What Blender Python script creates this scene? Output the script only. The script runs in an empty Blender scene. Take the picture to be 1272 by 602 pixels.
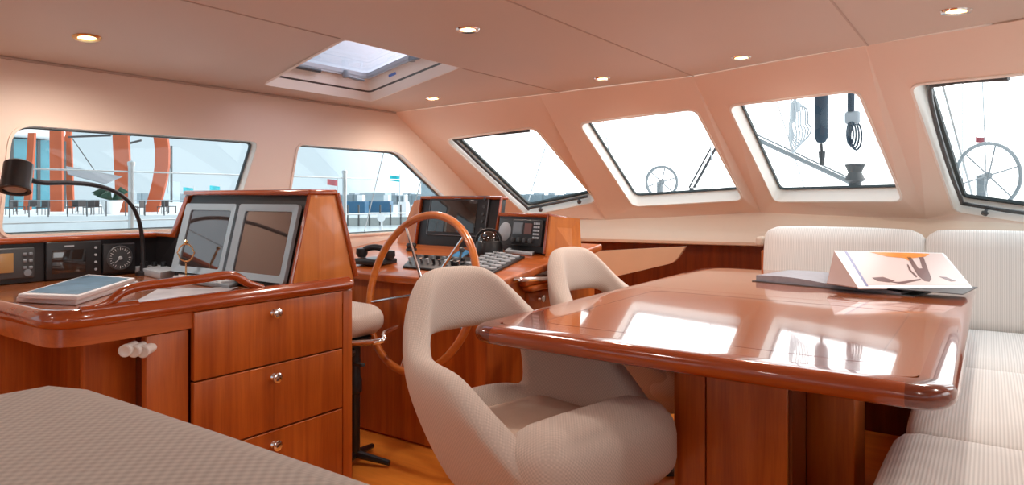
import bpy, bmesh, math, random
from mathutils import Matrix, Vector
random.seed(7)
V = Vector
COL = bpy.context.scene.collection
EYE = 1.13
TH = math.radians(35)
RT = V((math.cos(TH), math.sin(TH), 0)); FW = V((-math.sin(TH), math.cos(TH), 0)); UP = V((0, 0, 1))
CAM = V((0, 0, EYE)); F = 848.0; CX = 636.0; CY = 245.0

# ------------------------------------------------------------- survey helper (where a sight line meets a real plane)
def at(px, py, x=None, y=None, z=None, d=None):
    r = RT*((px-CX)/F) + FW + UP*((CY-py)/F)
    if d is None:
        if x is not None: d = x/r.x
        elif y is not None: d = y/r.y
        else: d = (z-EYE)/r.z
    return CAM + r*d
def on_plane(px, py, p0, n):
    r = RT*((px-CX)/F) + FW + UP*((CY-py)/F)
    return CAM + r*((p0-CAM).dot(n)/r.dot(n))

# ------------------------------------------------------------- materials
def newmat(name):
    m = bpy.data.materials.new(name); m.use_nodes = True
    nt = m.node_tree; b = nt.nodes['Principled BSDF']
    return m, nt, b
def N(nt, t, **kw):
    n = nt.nodes.new(t)
    for k, v in kw.items():
        if k in n.inputs: n.inputs[k].default_value = v
        else: setattr(n, k, v)
    return n
def plain(name, col, rough=.5, metal=0., coat=0., spec=.5, noise=.06, nscale=8, bump=0.):
    m, nt, b = newmat(name)
    tc = N(nt, 'ShaderNodeTexCoord'); ns = N(nt, 'ShaderNodeTexNoise', Scale=nscale, Detail=3.)
    nt.links.new(tc.outputs['Object'], ns.inputs['Vector'])
    mx = N(nt, 'ShaderNodeMix', data_type='RGBA')
    mx.inputs[6].default_value = (*[c*(1-noise) for c in col], 1); mx.inputs[7].default_value = (*[min(1, c*(1+noise)) for c in col], 1)
    nt.links.new(ns.outputs['Fac'], mx.inputs[0]); nt.links.new(mx.outputs[2], b.inputs['Base Color'])
    b.inputs['Roughness'].default_value = rough; b.inputs['Metallic'].default_value = metal
    b.inputs['Coat Weight'].default_value = coat; b.inputs['Coat Roughness'].default_value = .06
    b.inputs['Specular IOR Level'].default_value = spec
    if bump:
        bp = N(nt, 'ShaderNodeBump', Strength=bump, Distance=.002)
        n2 = N(nt, 'ShaderNodeTexNoise', Scale=220.); nt.links.new(tc.outputs['Object'], n2.inputs['Vector'])
        nt.links.new(n2.outputs['Fac'], bp.inputs['Height']); nt.links.new(bp.outputs['Normal'], b.inputs['Normal'])
    return m
def wood(name, light, dark, axis='Z', rough=.32, coat=.6, coat_r=.08, fine=1.0):
    m, nt, b = newmat(name)
    light = [c*q for c, q in zip(light, (.82, .66, .42))]; dark = [c*q for c, q in zip(dark, (.80, .64, .42))]; coat = coat if coat >= .8 else coat*.6
    tc = N(nt, 'ShaderNodeTexCoord'); mp = N(nt, 'ShaderNodeMapping')
    s = {'X': (1.2, 22, 22), 'Y': (22, 1.2, 22), 'Z': (22, 22, 1.2)}[axis]
    mp.inputs['Scale'].default_value = [q*fine for q in s]
    nt.links.new(tc.outputs['Object'], mp.inputs['Vector'])
    n1 = N(nt, 'ShaderNodeTexNoise', Scale=1., Detail=4., Roughness=.55, Distortion=.6)
    n2 = N(nt, 'ShaderNodeTexNoise', Scale=9., Detail=2.)
    nt.links.new(mp.outputs['Vector'], n1.inputs['Vector']); nt.links.new(mp.outputs['Vector'], n2.inputs['Vector'])
    ad = N(nt, 'ShaderNodeMath', operation='MULTIPLY_ADD'); ad.inputs[1].default_value = .25
    nt.links.new(n2.outputs['Fac'], ad.inputs[0]); nt.links.new(n1.outputs['Fac'], ad.inputs[2])
    cr = N(nt, 'ShaderNodeValToRGB'); cr.color_ramp.elements[0].position = .38; cr.color_ramp.elements[1].position = .88
    cr.color_ramp.elements[0].color = (*dark, 1); cr.color_ramp.elements[1].color = (*light, 1)
    nt.links.new(ad.outputs[0], cr.inputs[0]); nt.links.new(cr.outputs[0], b.inputs['Base Color'])
    b.inputs['Roughness'].default_value = rough; b.inputs['Coat Weight'].default_value = coat; b.inputs['Coat Roughness'].default_value = coat_r
    return m
def fabric(name, col, period=.008, depth=.45, ribs=False):
    m, nt, b = newmat(name)
    tc = N(nt, 'ShaderNodeTexCoord'); sp = N(nt, 'ShaderNodeSeparateXYZ'); nt.links.new(tc.outputs['Object'], sp.inputs[0])
    sn = N(nt, 'ShaderNodeSeparateXYZ'); nt.links.new(tc.outputs['Normal'], sn.inputs[0])
    k = 2*math.pi/period
    def math_(op, a, c=None):
        q = N(nt, 'ShaderNodeMath', operation=op)
        for ii, vv in enumerate((a, c)):
            if vv is None: continue
            if isinstance(vv, (int, float)): q.inputs[ii].default_value = vv
            else: nt.links.new(vv, q.inputs[ii])
        return q.outputs[0]
    S = [math_('SINE', math_('MULTIPLY', sp.outputs[i], k)) for i in range(3)]
    W = [math_('MULTIPLY', sn.outputs[i], sn.outputs[i]) for i in range(3)]
    if ribs: prs = [S[1], S[0], S[0]]
    else: prs = [math_('MULTIPLY', S[1], S[2]), math_('MULTIPLY', S[0], S[2]), math_('MULTIPLY', S[0], S[1])]
    t = [math_('MULTIPLY', w_, p_) for w_, p_ in zip(W, prs)]
    tot = math_('ADD', math_('ADD', t[0], t[1]), t[2])
    mr = N(nt, 'ShaderNodeMapRange'); mr.inputs['From Min'].default_value = -1.; mr.inputs['From Max'].default_value = 1.
    nt.links.new(tot, mr.inputs['Value'])
    mx = N(nt, 'ShaderNodeMix', data_type='RGBA')
    mx.inputs[6].default_value = (*[c*(1-depth*.5) for c in col], 1); mx.inputs[7].default_value = (*[min(1, c*(1+depth*.4)) for c in col], 1)
    nt.links.new(mr.outputs[0], mx.inputs[0]); nt.links.new(mx.outputs[2], b.inputs['Base Color'])
    bp = N(nt, 'ShaderNodeBump', Strength=.3, Distance=.0015); nt.links.new(mr.outputs[0], bp.inputs['Height']); nt.links.new(bp.outputs['Normal'], b.inputs['Normal'])
    b.inputs['Roughness'].default_value = .9; b.inputs['Sheen Weight'].default_value = .1; b.inputs['Specular IOR Level'].default_value = .2
    return m
def emis(name, col, s):
    m, nt, b = newmat(name); b.inputs['Base Color'].default_value = (*col, 1)
    b.inputs['Emission Color'].default_value = (*col, 1); b.inputs['Emission Strength'].default_value = s
    return m
def glassmat(name, tint=(.93, .97, .98), refl=.05):
    m = bpy.data.materials.new(name); m.use_nodes = True; nt = m.node_tree; nt.nodes.clear()
    o = N(nt, 'ShaderNodeOutputMaterial'); t = N(nt, 'ShaderNodeBsdfTransparent'); t.inputs[0].default_value = (*tint, 1)
    g = N(nt, 'ShaderNodeBsdfGlossy', Roughness=.02); mx = N(nt, 'ShaderNodeMixShader'); lw = N(nt, 'ShaderNodeLayerWeight', Blend=.5)
    pw = N(nt, 'ShaderNodeMath', operation='POWER'); pw.inputs[1].default_value = 4.; ma = N(nt, 'ShaderNodeMath', operation='MULTIPLY_ADD'); ma.inputs[1].default_value = .6; ma.inputs[2].default_value = .03
    nt.links.new(lw.outputs['Facing'], pw.inputs[0]); nt.links.new(pw.outputs[0], ma.inputs[0]); nt.links.new(ma.outputs[0], mx.inputs[0])
    nt.links.new(t.outputs[0], mx.inputs[1]); nt.links.new(g.outputs[0], mx.inputs[2]); nt.links.new(mx.outputs[0], o.inputs[0])
    return m

M = {}
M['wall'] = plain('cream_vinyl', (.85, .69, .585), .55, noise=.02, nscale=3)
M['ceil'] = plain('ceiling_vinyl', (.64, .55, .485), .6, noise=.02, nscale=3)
M['seam'] = plain('seam_vinyl', (.50, .39, .33), .6)
M['cream'] = plain('cream_trim', (.86, .74, .62), .5, noise=.02)
M['ivory'] = plain('ivory_trim', (.92, .88, .82), .45, noise=.02)
M['wood'] = wood('mahogany_vertical', (.74, .235, .05), (.40, .095, .018), 'Z')
M['woodx'] = wood('mahogany_across', (.70, .215, .045), (.42, .10, .02), 'X')
M['woody'] = wood('mahogany_lengthwise', (.72, .215, .045), (.42, .10, .02), 'Y')
M['edge'] = wood('mahogany_edge', (.50, .11, .02), (.34, .06, .012), 'X', rough=.2, coat=1, coat_r=.04)
M['edgey'] = wood('mahogany_edge_lengthwise', (.50, .11, .02), (.34, .06, .012), 'Y', rough=.2, coat=1, coat_r=.04)
M['corner'] = wood('dark_corner_wood', (.27, .05, .015), (.16, .03, .01), 'X', rough=.2, coat=1, coat_r=.04)
M['top'] = wood('table_veneer', (.62, .20, .07), (.42, .11, .035), 'X', rough=.16, coat=1, coat_r=.045, fine=.6)
M['top'].node_tree.nodes['Principled BSDF'].inputs['Coat IOR'].default_value = 2.0
M['top'].node_tree.nodes['Principled BSDF'].inputs['Specular IOR Level'].default_value = .9
M['topd'] = wood('desk_veneer', (.62, .24, .11), (.44, .15, .06), 'Y', rough=.2, coat=.8, coat_r=.08)
M['lwood'] = wood('light_mahogany', (.85, .36, .11), (.60, .21, .06), 'Z', rough=.28)
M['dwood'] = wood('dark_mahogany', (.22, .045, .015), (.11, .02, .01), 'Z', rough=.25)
M['floor'] = wood('teak_floor', (1.3, .58, .13), (.95, .36, .07), 'X', rough=.3, coat=.4, fine=.5)
M['fab'] = fabric('beige_weave', (.62, .525, .465), period=.010, depth=.35)
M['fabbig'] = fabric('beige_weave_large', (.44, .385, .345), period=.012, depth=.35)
M['fabw'] = fabric('pale_weave', (.80, .79, .77), period=.009, depth=.25, ribs=True)
M['smooth'] = plain('smooth_beige_cloth', (.66, .52, .42), .8, bump=.3)
M['black'] = plain('black_plastic', (.02, .02, .022), .35)
M['panel'] = plain('black_panel', (.012, .010, .011), .4)
M['dgrey'] = plain('dark_grey_plastic', (.06, .065, .07), .4)
M['grey'] = plain('grey_plastic', (.22, .25, .28), .4)
M['lgrey'] = plain('light_grey_plastic', (.45, .48, .52), .4)
M['screen'] = plain('dark_screen_glass', (.02, .014, .012), .06, coat=1, noise=0)
M['screenr'] = plain('reflective_screen_glass', (.10, .07, .065), .03, coat=1, spec=1., noise=0, metal=.55)
M['lcd'] = plain('amber_lcd', (.42, .25, .10), .2, noise=.02)
M['chrome'] = plain('chrome', (.85, .85, .86), .12, metal=1., noise=.02)
M['steel'] = plain('brushed_steel', (.55, .58, .6), .3, metal=1., noise=.04)
M['brass'] = plain('brass', (.80, .52, .24), .22, metal=1.)
M['rubber'] = plain('black_gasket', (.035, .05, .055), .5)
M['alu'] = plain('grey_aluminium', (.42, .46, .46), .35, metal=.5)
M['white'] = plain('white_paint', (.85, .86, .87), .45, noise=.02)
M['paper'] = plain('white_paper', (.80, .80, .82), .5, noise=.03)
M['gelcoat'] = plain('white_gelcoat', (.82, .84, .85), .4)
M['glass'] = glassmat('window_glass')
M['hatchg'] = glassmat('hatch_glass', (.9, .87, .93))
M['pvc'] = plain('pale_pvc', (.72, .70, .68), .4)
M['bulb'] = emis('warm_lamp', (1., .62, .24), 9.)
M['navy'] = plain('navy_canvas', (.03, .06, .09), .8)
M['rope'] = plain('grey_rope', (.60, .64, .67), .9)
M['orange'] = plain('orange_timber', (.48, .10, .035), .6, noise=.2, nscale=1.5)
M['blueg'] = plain('blue_facade_glass', (.06, .25, .32), .15, noise=.3, nscale=.7)
M['teal'] = plain('teal_flag_cloth', (.02, .55, .62), .7)
M['redc'] = plain('red_flag_cloth', (.55, .14, .16), .7)
M['sail'] = plain('grey_awning', (.22, .23, .25), .8)
M['hull'] = plain('blue_hull', (.03, .13, .24), .5)
M['far'] = plain('far_city', (.40, .47, .52), .9, noise=.3, nscale=.08)  # distance haze is put into this lightened colour
M['fard'] = plain('far_trees', (.27, .33, .37), .9, noise=.3, nscale=.2)  # also lightened, haze painted into the tree colour
M['green'] = plain('palm_leaf', (.05, .14, .09), .6, noise=.3)
M['quay'] = plain('pale_quay', (.62, .66, .68), .8, noise=.12, nscale=1)
M['hoop'] = plain('grey_painted_metal', (.30, .33, .35), .5)
M['furn'] = plain('dark_rattan', (.07, .06, .06), .7)

# ------------------------------------------------------------- mesh helpers
def obj(name, bm, mat, parent=None, smooth=35, local=False, kind=None):
    me = bpy.data.meshes.new(name)
    bmesh.ops.recalc_face_normals(bm, faces=bm.faces)
    bm.to_mesh(me); bm.free()
    mats = mat if isinstance(mat, (list, tuple)) else [mat]
    for m in mats: me.materials.append(M[m] if isinstance(m, str) else m)
    if smooth:
        for p in me.polygons: p.use_smooth = True
        me.set_sharp_from_angle(angle=math.radians(smooth))
    o = bpy.data.objects.new(name, me); COL.objects.link(o)
    if parent:
        o.parent = parent
        if not local:
            off = world_off(parent)
            me.transform(Matrix.Translation(-off))
    elif not local:
        zs = [v.co for v in me.vertices]
        c = V(((min(v.x for v in zs)+max(v.x for v in zs))/2, (min(v.y for v in zs)+max(v.y for v in zs))/2, min(v.z for v in zs)))
        me.transform(Matrix.Translation(-c)); o.location = c
    if kind: o['kind'] = kind
    return o
def world_off(p):
    o = V((0, 0, 0))
    while p: o += V(p.location); p = p.parent
    return o
def tag(o, label, cat, group=None):
    o['label'] = label; o['category'] = cat
    if group: o['group'] = group
    return o
def thing(name, label, cat, loc=(0, 0, 0), group=None):
    o = bpy.data.objects.new(name, None); COL.objects.link(o); o.location = V(loc); o.empty_display_size = .1
    return tag(o, label, cat, group)
def struct(name, bm, mat, parent=None, smooth=35):
    o = obj(name, bm, mat, parent, smooth)
    if not parent: o['kind'] = 'structure'
    return o
def B(): return bmesh.new()
def frame(o, ax, az):
    ax = V(ax).normalized(); az = V(az).normalized(); ay = az.cross(ax).normalized(); az = ax.cross(ay)
    return Matrix(((ax.x, ay.x, az.x, o[0]), (ax.y, ay.y, az.y, o[1]), (ax.z, ay.z, az.z, o[2]), (0, 0, 0, 1)))
def box(bm, c, s, Mx=None, r=0, seg=3, rz=0):
    """box centred at c, size s, optional frame, rounded by r"""
    v = bmesh.ops.create_cube(bm, size=1)['verts']
    for q in v: q.co = V((q.co.x*s[0], q.co.y*s[1], q.co.z*s[2]))
    if r:
        es = list({e for q in v for e in q.link_edges})
        res = bmesh.ops.bevel(bm, geom=es, offset=min(r, min(s)*.499), segments=seg, profile=.5, affect='EDGES')
        v = list({q for f in res['faces'] for q in f.verts} | {q for q in v if q.is_valid})
        seen = set(v); stack = list(v)
        while stack:
            q = stack.pop()
            for e in q.link_edges:
                w = e.other_vert(q)
                if w not in seen: seen.add(w); stack.append(w)
        v = list(seen)
    T = Matrix.Translation(V(c)) @ Matrix.Rotation(rz, 4, 'Z')
    if Mx: T = Mx @ T
    for q in v: q.co = T @ q.co
    return v
def tube(bm, pts, r, seg=10, closed=False, cap=True):
    pts = [V(p) for p in pts]; n = len(pts); rs = r if isinstance(r, (list, tuple)) else [r]*n
    rings = []; prev = None
    for i, p in enumerate(pts):
        if closed: t = pts[(i+1) % n]-pts[i-1]
        else: t = pts[min(i+1, n-1)]-pts[max(i-1, 0)]
        t.normalize()
        if prev is None:
            a = V((0, 0, 1)) if abs(t.z) < .9 else V((1, 0, 0)); nn = (a-t*a.dot(t)).normalized()
        else: nn = (prev-t*prev.dot(t)).normalized()
        prev = nn; b = t.cross(nn)
        rings.append([bm.verts.new(p+(nn*math.cos(2*math.pi*k/seg)+b*math.sin(2*math.pi*k/seg))*rs[i]) for k in range(seg)])
    m = n if closed else n-1
    for i in range(m):
        A, C = rings[i], rings[(i+1) % n]
        off = 0
        if closed and i == n-1:
            off = min(range(seg), key=lambda s: (A[0].co-C[s].co).length)
        for k in range(seg): bm.faces.new((A[k], A[(k+1) % seg], C[(k+1+off) % seg], C[(k+off) % seg]))
    if cap and not closed: bm.faces.new(rings[0][::-1]); bm.faces.new(rings[-1])
def arc(pts, n=8):
    """Catmull-Rom through pts"""
    P = [V(p) for p in pts]; P = [2*P[0]-P[1]]+P+[2*P[-1]-P[-2]]; out = []
    for i in range(1, len(P)-2):
        a, b, c, d = P[i-1:i+3]
        for k in range(n):
            t = k/n; out.append(.5*((2*b)+(c-a)*t+(2*a-5*b+4*c-d)*t*t+(3*b-a-3*c+d)*t**3))
    out.append(P[-2]); return out
def lathe(bm, prof, o=(0, 0, 0), ax=(0, 0, 1), seg=20):
    az = V(ax).normalized(); a = V((1, 0, 0)) if abs(az.x) < .9 else V((0, 1, 0)); x = (a-az*a.dot(az)).normalized(); y = az.cross(x); o = V(o)
    rings = []
    for (r, h) in prof:
        if r < 1e-6: rings.append([bm.verts.new(o+az*h)])
        else: rings.append([bm.verts.new(o+az*h+(x*math.cos(2*math.pi*k/seg)+y*math.sin(2*math.pi*k/seg))*r) for k in range(seg)])
    for A, C in zip(rings, rings[1:]):
        for k in range(seg):
            j = (k+1) % seg
            if len(A) == 1 and len(C) == 1: continue
            if len(A) == 1: bm.faces.new((A[0], C[j], C[k]))
            elif len(C) == 1: bm.faces.new((A[k], A[j], C[0]))
            else: bm.faces.new((A[k], A[j], C[j], C[k]))
    if len(rings[0]) > 1: bm.faces.new(rings[0][::-1])
    if len(rings[-1]) > 1: bm.faces.new(rings[-1])
def prism(bm, pts, vec, r=0):
    """polygon (3-D points) pushed along vec"""
    a = [bm.verts.new(V(p)) for p in pts]; b = [bm.verts.new(V(p)+V(vec)) for p in pts]; n = len(pts)
    fs = [bm.faces.new(a), bm.faces.new(b[::-1])]
    for i in range(n): fs.append(bm.faces.new((a[i], b[i], b[(i+1) % n], a[(i+1) % n])))
    bmesh.ops.recalc_face_normals(bm, faces=fs)
    if r:
        es = list({e for f in fs for e in f.edges}); bmesh.ops.bevel(bm, geom=es, offset=r, segments=3, profile=.5, affect='EDGES', clamp_overlap=True)
def roundpoly(pts, r, seg=6):
    """rounded corners of a planar polygon"""
    P = [V(p) for p in pts]; n = len(P); out = []; R = r if isinstance(r, (list, tuple)) else [r]*n
    for i in range(n):
        p = P[i]; a = (P[i-1]-p); b = (P[(i+1) % n]-p); rr = min(R[i], a.length*.45, b.length*.45)
        if rr < 1e-5: out.append(p); continue
        A = p+a.normalized()*rr; C = p+b.normalized()*rr
        for k in range(seg+1):
            t = k/seg; out.append(A*(1-t)**2+p*2*t*(1-t)+C*t*t)
    return out
def offset_loop(loop, d, n):
    """planar loop moved outward by d (n = plane normal)"""
    c = sum(loop, V())/len(loop); out = []
    m = len(loop)
    for i in range(m):
        t = (loop[(i+1) % m]-loop[i-1]).normalized(); o = t.cross(n).normalized()
        if o.dot(loop[i]-c) < 0: o = -o
        out.append(loop[i]+o*d)
    return out
def ring(bm, A, C, vec):
    """flat ring between loops A and C with thickness vec"""
    n = len(A); a = [bm.verts.new(p) for p in A]; c = [bm.verts.new(p) for p in C]
    a2 = [bm.verts.new(p+vec) for p in A]; c2 = [bm.verts.new(p+vec) for p in C]
    for i in range(n):
        j = (i+1) % n
        bm.faces.new((a[i], a[j], c[j], c[i])); bm.faces.new((a2[j], a2[i], c2[i], c2[j]))
        bm.faces.new((a[j], a[i], a2[i], a2[j])); bm.faces.new((c[i], c[j], c2[j], c2[i]))
def holed(bm, outer, holes, vec):
    """planar polygon with holes, thickened by vec"""
    es = []
    for L in [outer]+holes:
        vs = [bm.verts.new(p) for p in L]
        es += [bm.edges.new((vs[i], vs[(i+1) % len(vs)])) for i in range(len(vs))]
    res = bmesh.ops.triangle_fill(bm, use_beauty=True, edges=es)
    fs = [g for g in res['geom'] if isinstance(g, bmesh.types.BMFace)]
    ex = bmesh.ops.extrude_face_region(bm, geom=fs)
    for g in ex['geom']:
        if isinstance(g, bmesh.types.BMVert): g.co += V(vec)
def cushion(bm, c, s, r=.06, Mx=None, puff=.0, seg=4):
    """padded block: rounded box with bulging faces"""
    bb = bmesh.new(); bmesh.ops.create_cube(bb, size=1)
    bmesh.ops.subdivide_edges(bb, edges=bb.edges, cuts=9, use_grid_fill=True)
    hs = V(s)/2; T = Matrix.Translation(V(c))
    if Mx: T = Mx @ T
    mp = {}
    for v in bb.verts:
        p = V((v.co.x*2, v.co.y*2, v.co.z*2))            # -1..1
        q = V([math.copysign(abs(a)**.75, a) for a in p])
        w = V((q.x*hs.x, q.y*hs.y, q.z*hs.z))
        inner = V([max(-(h-r), min(h-r, a)) if h > r else 0 for a, h in zip(w, hs)])
        dv = w-inner
        if dv.length > 1e-6:
            rr = min(r, min(hs)); w = inner+dv.normalized()*min(rr, max(dv.length, rr*.98))
        b = [1-abs(a)**2.5 for a in p]
        for i in range(3):
            j, k = (i+1) % 3, (i+2) % 3
            if abs(p[i]) > .99: w[i] += math.copysign(puff*b[j]*b[k], p[i])
        mp[v] = bm.verts.new(T @ w)
    for f in bb.faces: bm.faces.new([mp[v] for v in f.verts])
    bb.free()
def bolt_light(p, e, r=.05, col=(1, .90, .80)):
    l = bpy.data.lights.new('downlight_and_fill_spot', 'SPOT'); l.energy = e; l.color = col; l.shadow_soft_size = r; l.spot_size = math.radians(165); l.spot_blend = .8
    o = bpy.data.objects.new('downlight_and_fill_spot', l); COL.objects.link(o); o.location = p; return o

# ============================================================= ROOM SHELL
WX = -3.16; XC = -1.22
def ceil_z(x): return EYE + .66 - .0294*(x-XC)**2
def on_ceil(px, py):
    z = ceil_z(-1.5)
    for _ in range(20):
        p = at(px, py, z=z); z = ceil_z(p.x)
    return p
T0 = V((WX, at(490, 140, x=WX).y, ceil_z(WX)))
T1, T2, T3 = on_ceil(670, 118), on_ceil(860, 95), on_ceil(1075, 57)
t4 = on_ceil(1272, 22); T4 = T3+(t4-T3)*((.55-T3.x)/(t4.x-T3.x)); T4.z = ceil_z(.55)
T5 = V((1.1, 2.45, ceil_z(1.1)))
B0 = at(620, 270, x=WX); B1 = at(752, 273, y=4.5); B2 = at(945, 264, y=4.72); B3 = at(1150, 272, y=4.5); B4 = V((.75, 4.10, .98)); B5 = V((1.1, 3.7, .97))
TT = [T0, T1, T2, T3, T4, T5]; BB = [B0, B1, B2, B3, B4, B5]
def yfront(x):
    for a, b in zip(TT, TT[1:]):
        if a.x <= x <= b.x: return a.y+(b.y-a.y)*(x-a.x)/(b.x-a.x)
    return T0.y if x < T0.x else T5.y

bm = B(); box(bm, (-1.1, 1.6, -.03), (4.6, 6.6, .06)); struct('floor', bm, 'floor')
# plank joints in the floor
for k, yy in enumerate([1.55, 1.95, 2.35]):
    pass
# ceiling with hatch opening
HX0, HX1, HY0, HY1 = -3.0, -2.13, 1.96, 2.75
CX0, CX1, CY0, CY1 = -3.10, -2.03, 1.78, 2.95
xs = sorted({round(-3.2+i*.2, 3) for i in range(22)} | {CX0, CX1, WX, 1.1})
xs = [x for x in xs if WX <= x <= 1.1]
bm = B(); rows = {}
for x in xs:
    ys = [-1.6, -.5, .6, CY0, CY1, yfront(x)]
    rows[x] = [bm.verts.new((x, y, ceil_z(x))) for y in ys]
for a, b in zip(xs, xs[1:]):
    for j in range(5):
        if (a+b)/2 > CX0 and (a+b)/2 < CX1 and j == 3: continue
        bm.faces.new((rows[a][j], rows[b][j], rows[b][j+1], rows[a][j+1]))
HXC, HYC, HWX, HWY, SK = -2.565, 2.35, .435, .365, -.27
cx_ = [x for x in xs if CX0 <= x <= CX1]
outer = [V((x, CY0, 0)) for x in cx_]+[V((x, CY1, 0)) for x in reversed(cx_)]
inner = [V((HXC+a*HWX, HYC+b*HWY+SK*a*HWX, 0)) for a, b in ((-1, -1), (1, -1), (1, 1), (-1, 1))]
inner = [inner[i].lerp(inner[(i+1) % 4], k/5) for i in range(4) for k in range(5)]
es = []
for L in (outer, inner):
    vs = [bm.verts.new(p) for p in L]; es += [bm.edges.new((vs[i], vs[(i+1) % len(vs)])) for i in range(len(vs))]
    for q in vs: q.co.z = ceil_z(q.co.x)
bmesh.ops.triangle_fill(bm, use_beauty=True, edges=es, normal=(0, 0, 1))
bmesh.ops.remove_doubles(bm, verts=bm.verts, dist=.0005)
bmesh.ops.recalc_face_normals(bm, faces=bm.faces)
ex = bmesh.ops.extrude_face_region(bm, geom=list(bm.faces))
for g in ex['geom']:
    if isinstance(g, bmesh.types.BMVert): g.co.z += .03
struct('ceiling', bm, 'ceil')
# seams between the headliner panels
for i, (x, y0, y1) in enumerate([(-2.13, -1.5, 1.84), (-2.13, 2.62, yfront(-2.13)), (T2.x+.01, -1.5, T2.y-.01), (T3.x+.01, -1.5, T3.y-.01)]):
    bm = B(); box(bm, (x, (y0+y1)/2, ceil_z(x)-.001), (.007, y1-y0, .004)); struct('trim_%d' % (i+1), bm, 'seam')

# hatch
hx, hy = HXC, HYC; hz = ceil_z(hx)
slope = -2*.0294*(hx-XC)
HM = Matrix(((1, 0, -slope, hx), (SK, 1, 0, hy), (slope, 0, 1, hz), (0, 0, 0, 1)))
def rect(w, d, z, r): return [HM @ p for p in roundpoly([V((-w, -d, z)), V((w, -d, z)), V((w, d, z)), V((-w, d, z))], r, 4)]
w, d = HWX, HWY
ha = thing('ceiling_hatch', 'square roof hatch with white surround in the pinkish ceiling', 'hatch', (hx, hy, hz))
def strip(bm, A, C):
    a = [bm.verts.new(p) for p in A]; c = [bm.verts.new(p) for p in C]; n = len(a)
    for i in range(n): bm.faces.new((a[i], a[(i+1) % n], c[(i+1) % n], c[i]))
bm = B(); L = [rect(w+.012, d+.012, -.004, .03), rect(w-.002, d-.002, -.006, .03), rect(w-.02, d-.02, .04, .03)]
strip(bm, L[0], L[1]); strip(bm, L[1], L[2]); obj('surround', bm, 'ivory', ha, smooth=60)
bm = B(); strip(bm, rect(w-.02, d-.02, .04, .03), rect(w-.028, d-.028, .048, .03)); obj('shade_slot', bm, 'dgrey', ha)
bm = B(); strip(bm, rect(w-.028, d-.028, .048, .03), rect(w-.05, d-.05, .115, .05)); obj('liner', bm, 'ivory', ha)
bm = B(); ring(bm, rect(w-.045, d-.045, .112, .05), rect(w-.075, d-.075, .112, .05), V((0, 0, .022))); ring(bm, rect(w-.06, d-.06, .102, .05), rect(w-.072, d-.072, .102, .05), V((0, 0, .01))); obj('hatch_frame', bm, 'lgrey', ha)
bm = B(); a = rect(w-.06, d-.06, .130, .05); prism(bm, a, (0, 0, .01)); obj('glass', bm, 'hatchg', ha)
for (lx, ly, rot) in ((w-.30, d-.095, 0), (-w+.095, .12, math.pi/2)):
    Ml = HM @ Matrix.Translation((lx, ly, .10)) @ Matrix.Rotation(rot, 4, 'Z')
    bm = B(); lathe(bm, [(.0, -.02), (.018, -.018), (.02, 0), (.014, .02)], Ml @ V((0, 0, 0)))
    tube(bm, [Ml @ V(p) for p in ((0, 0, -.01), (.06, -.012, -.02), (.12, -.012, -.02), (.13, .02, -.01))], .008)
    obj('latch', bm, 'grey', ha)
bm = B(); tube(bm, [HM @ V((-w+.08, -.25, .095)), HM @ V((-w+.08, -.05, .095))], .011); obj('stay_arm', bm, 'dgrey', ha)
bm = B(); box(bm, (-w+.3, d-.040, .085), (.075, .003, .02), HM @ Matrix.Identity(4)); obj('sticker', bm, plain('blue_print', (.1, .25, .7), .5), ha)['label'] = 'small blue printed sticker'

# downlights, then extra fill spots
LPX = [(108, 46, 'beside the roof hatch, furthest out over the chart desk'), (581, 36, 'between the hatch and the dining table'), (921, 71, 'in the middle of the row along the windscreen'),
       (1188, 13, 'over the sofa end of the windscreen row'), (748, 97, 'above the helm end of the windscreen row'), (538, 122, 'in the corner over the helm console')]
for px, py, wh in LPX:
    p = on_ceil(px, py); s = -2*.0294*(p.x-XC); n = V((-s, 0, 1)).normalized()
    t = thing('ceiling_light', 'small round recessed ceiling light ' + wh, 'ceiling light', p, 'recessed ceiling lights')
    bm = B(); lathe(bm, [(.030, .0), (.031, -.005), (.044, -.007), (.048, -.002), (.048, .001), (.034, .004)], p, n, 28); obj('bezel', bm, 'brass' if px == 108 else 'chrome', t)
    bm = B(); lathe(bm, [(0, .0), (.020, -.001), (.029, -.003), (.029, .004)], p, n, 24); obj('lamp', bm, 'bulb', t)
    bolt_light(p-n*.02, 22.)
for p in ((-2.2, -.2, 2.5), (-2.6, .2, 2.), (-.9, -.1, 6), (.3, .6, 9), (-1.2, 1.0, 6), (.5, 1.9, 12), (-2.0, -1.0, 3), (-.3, -1.0, 6)):  # unseen spots without any fixture, added to brighten the room
    bolt_light(V((p[0], p[1], ceil_z(p[0])-.02)), p[2])

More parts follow.
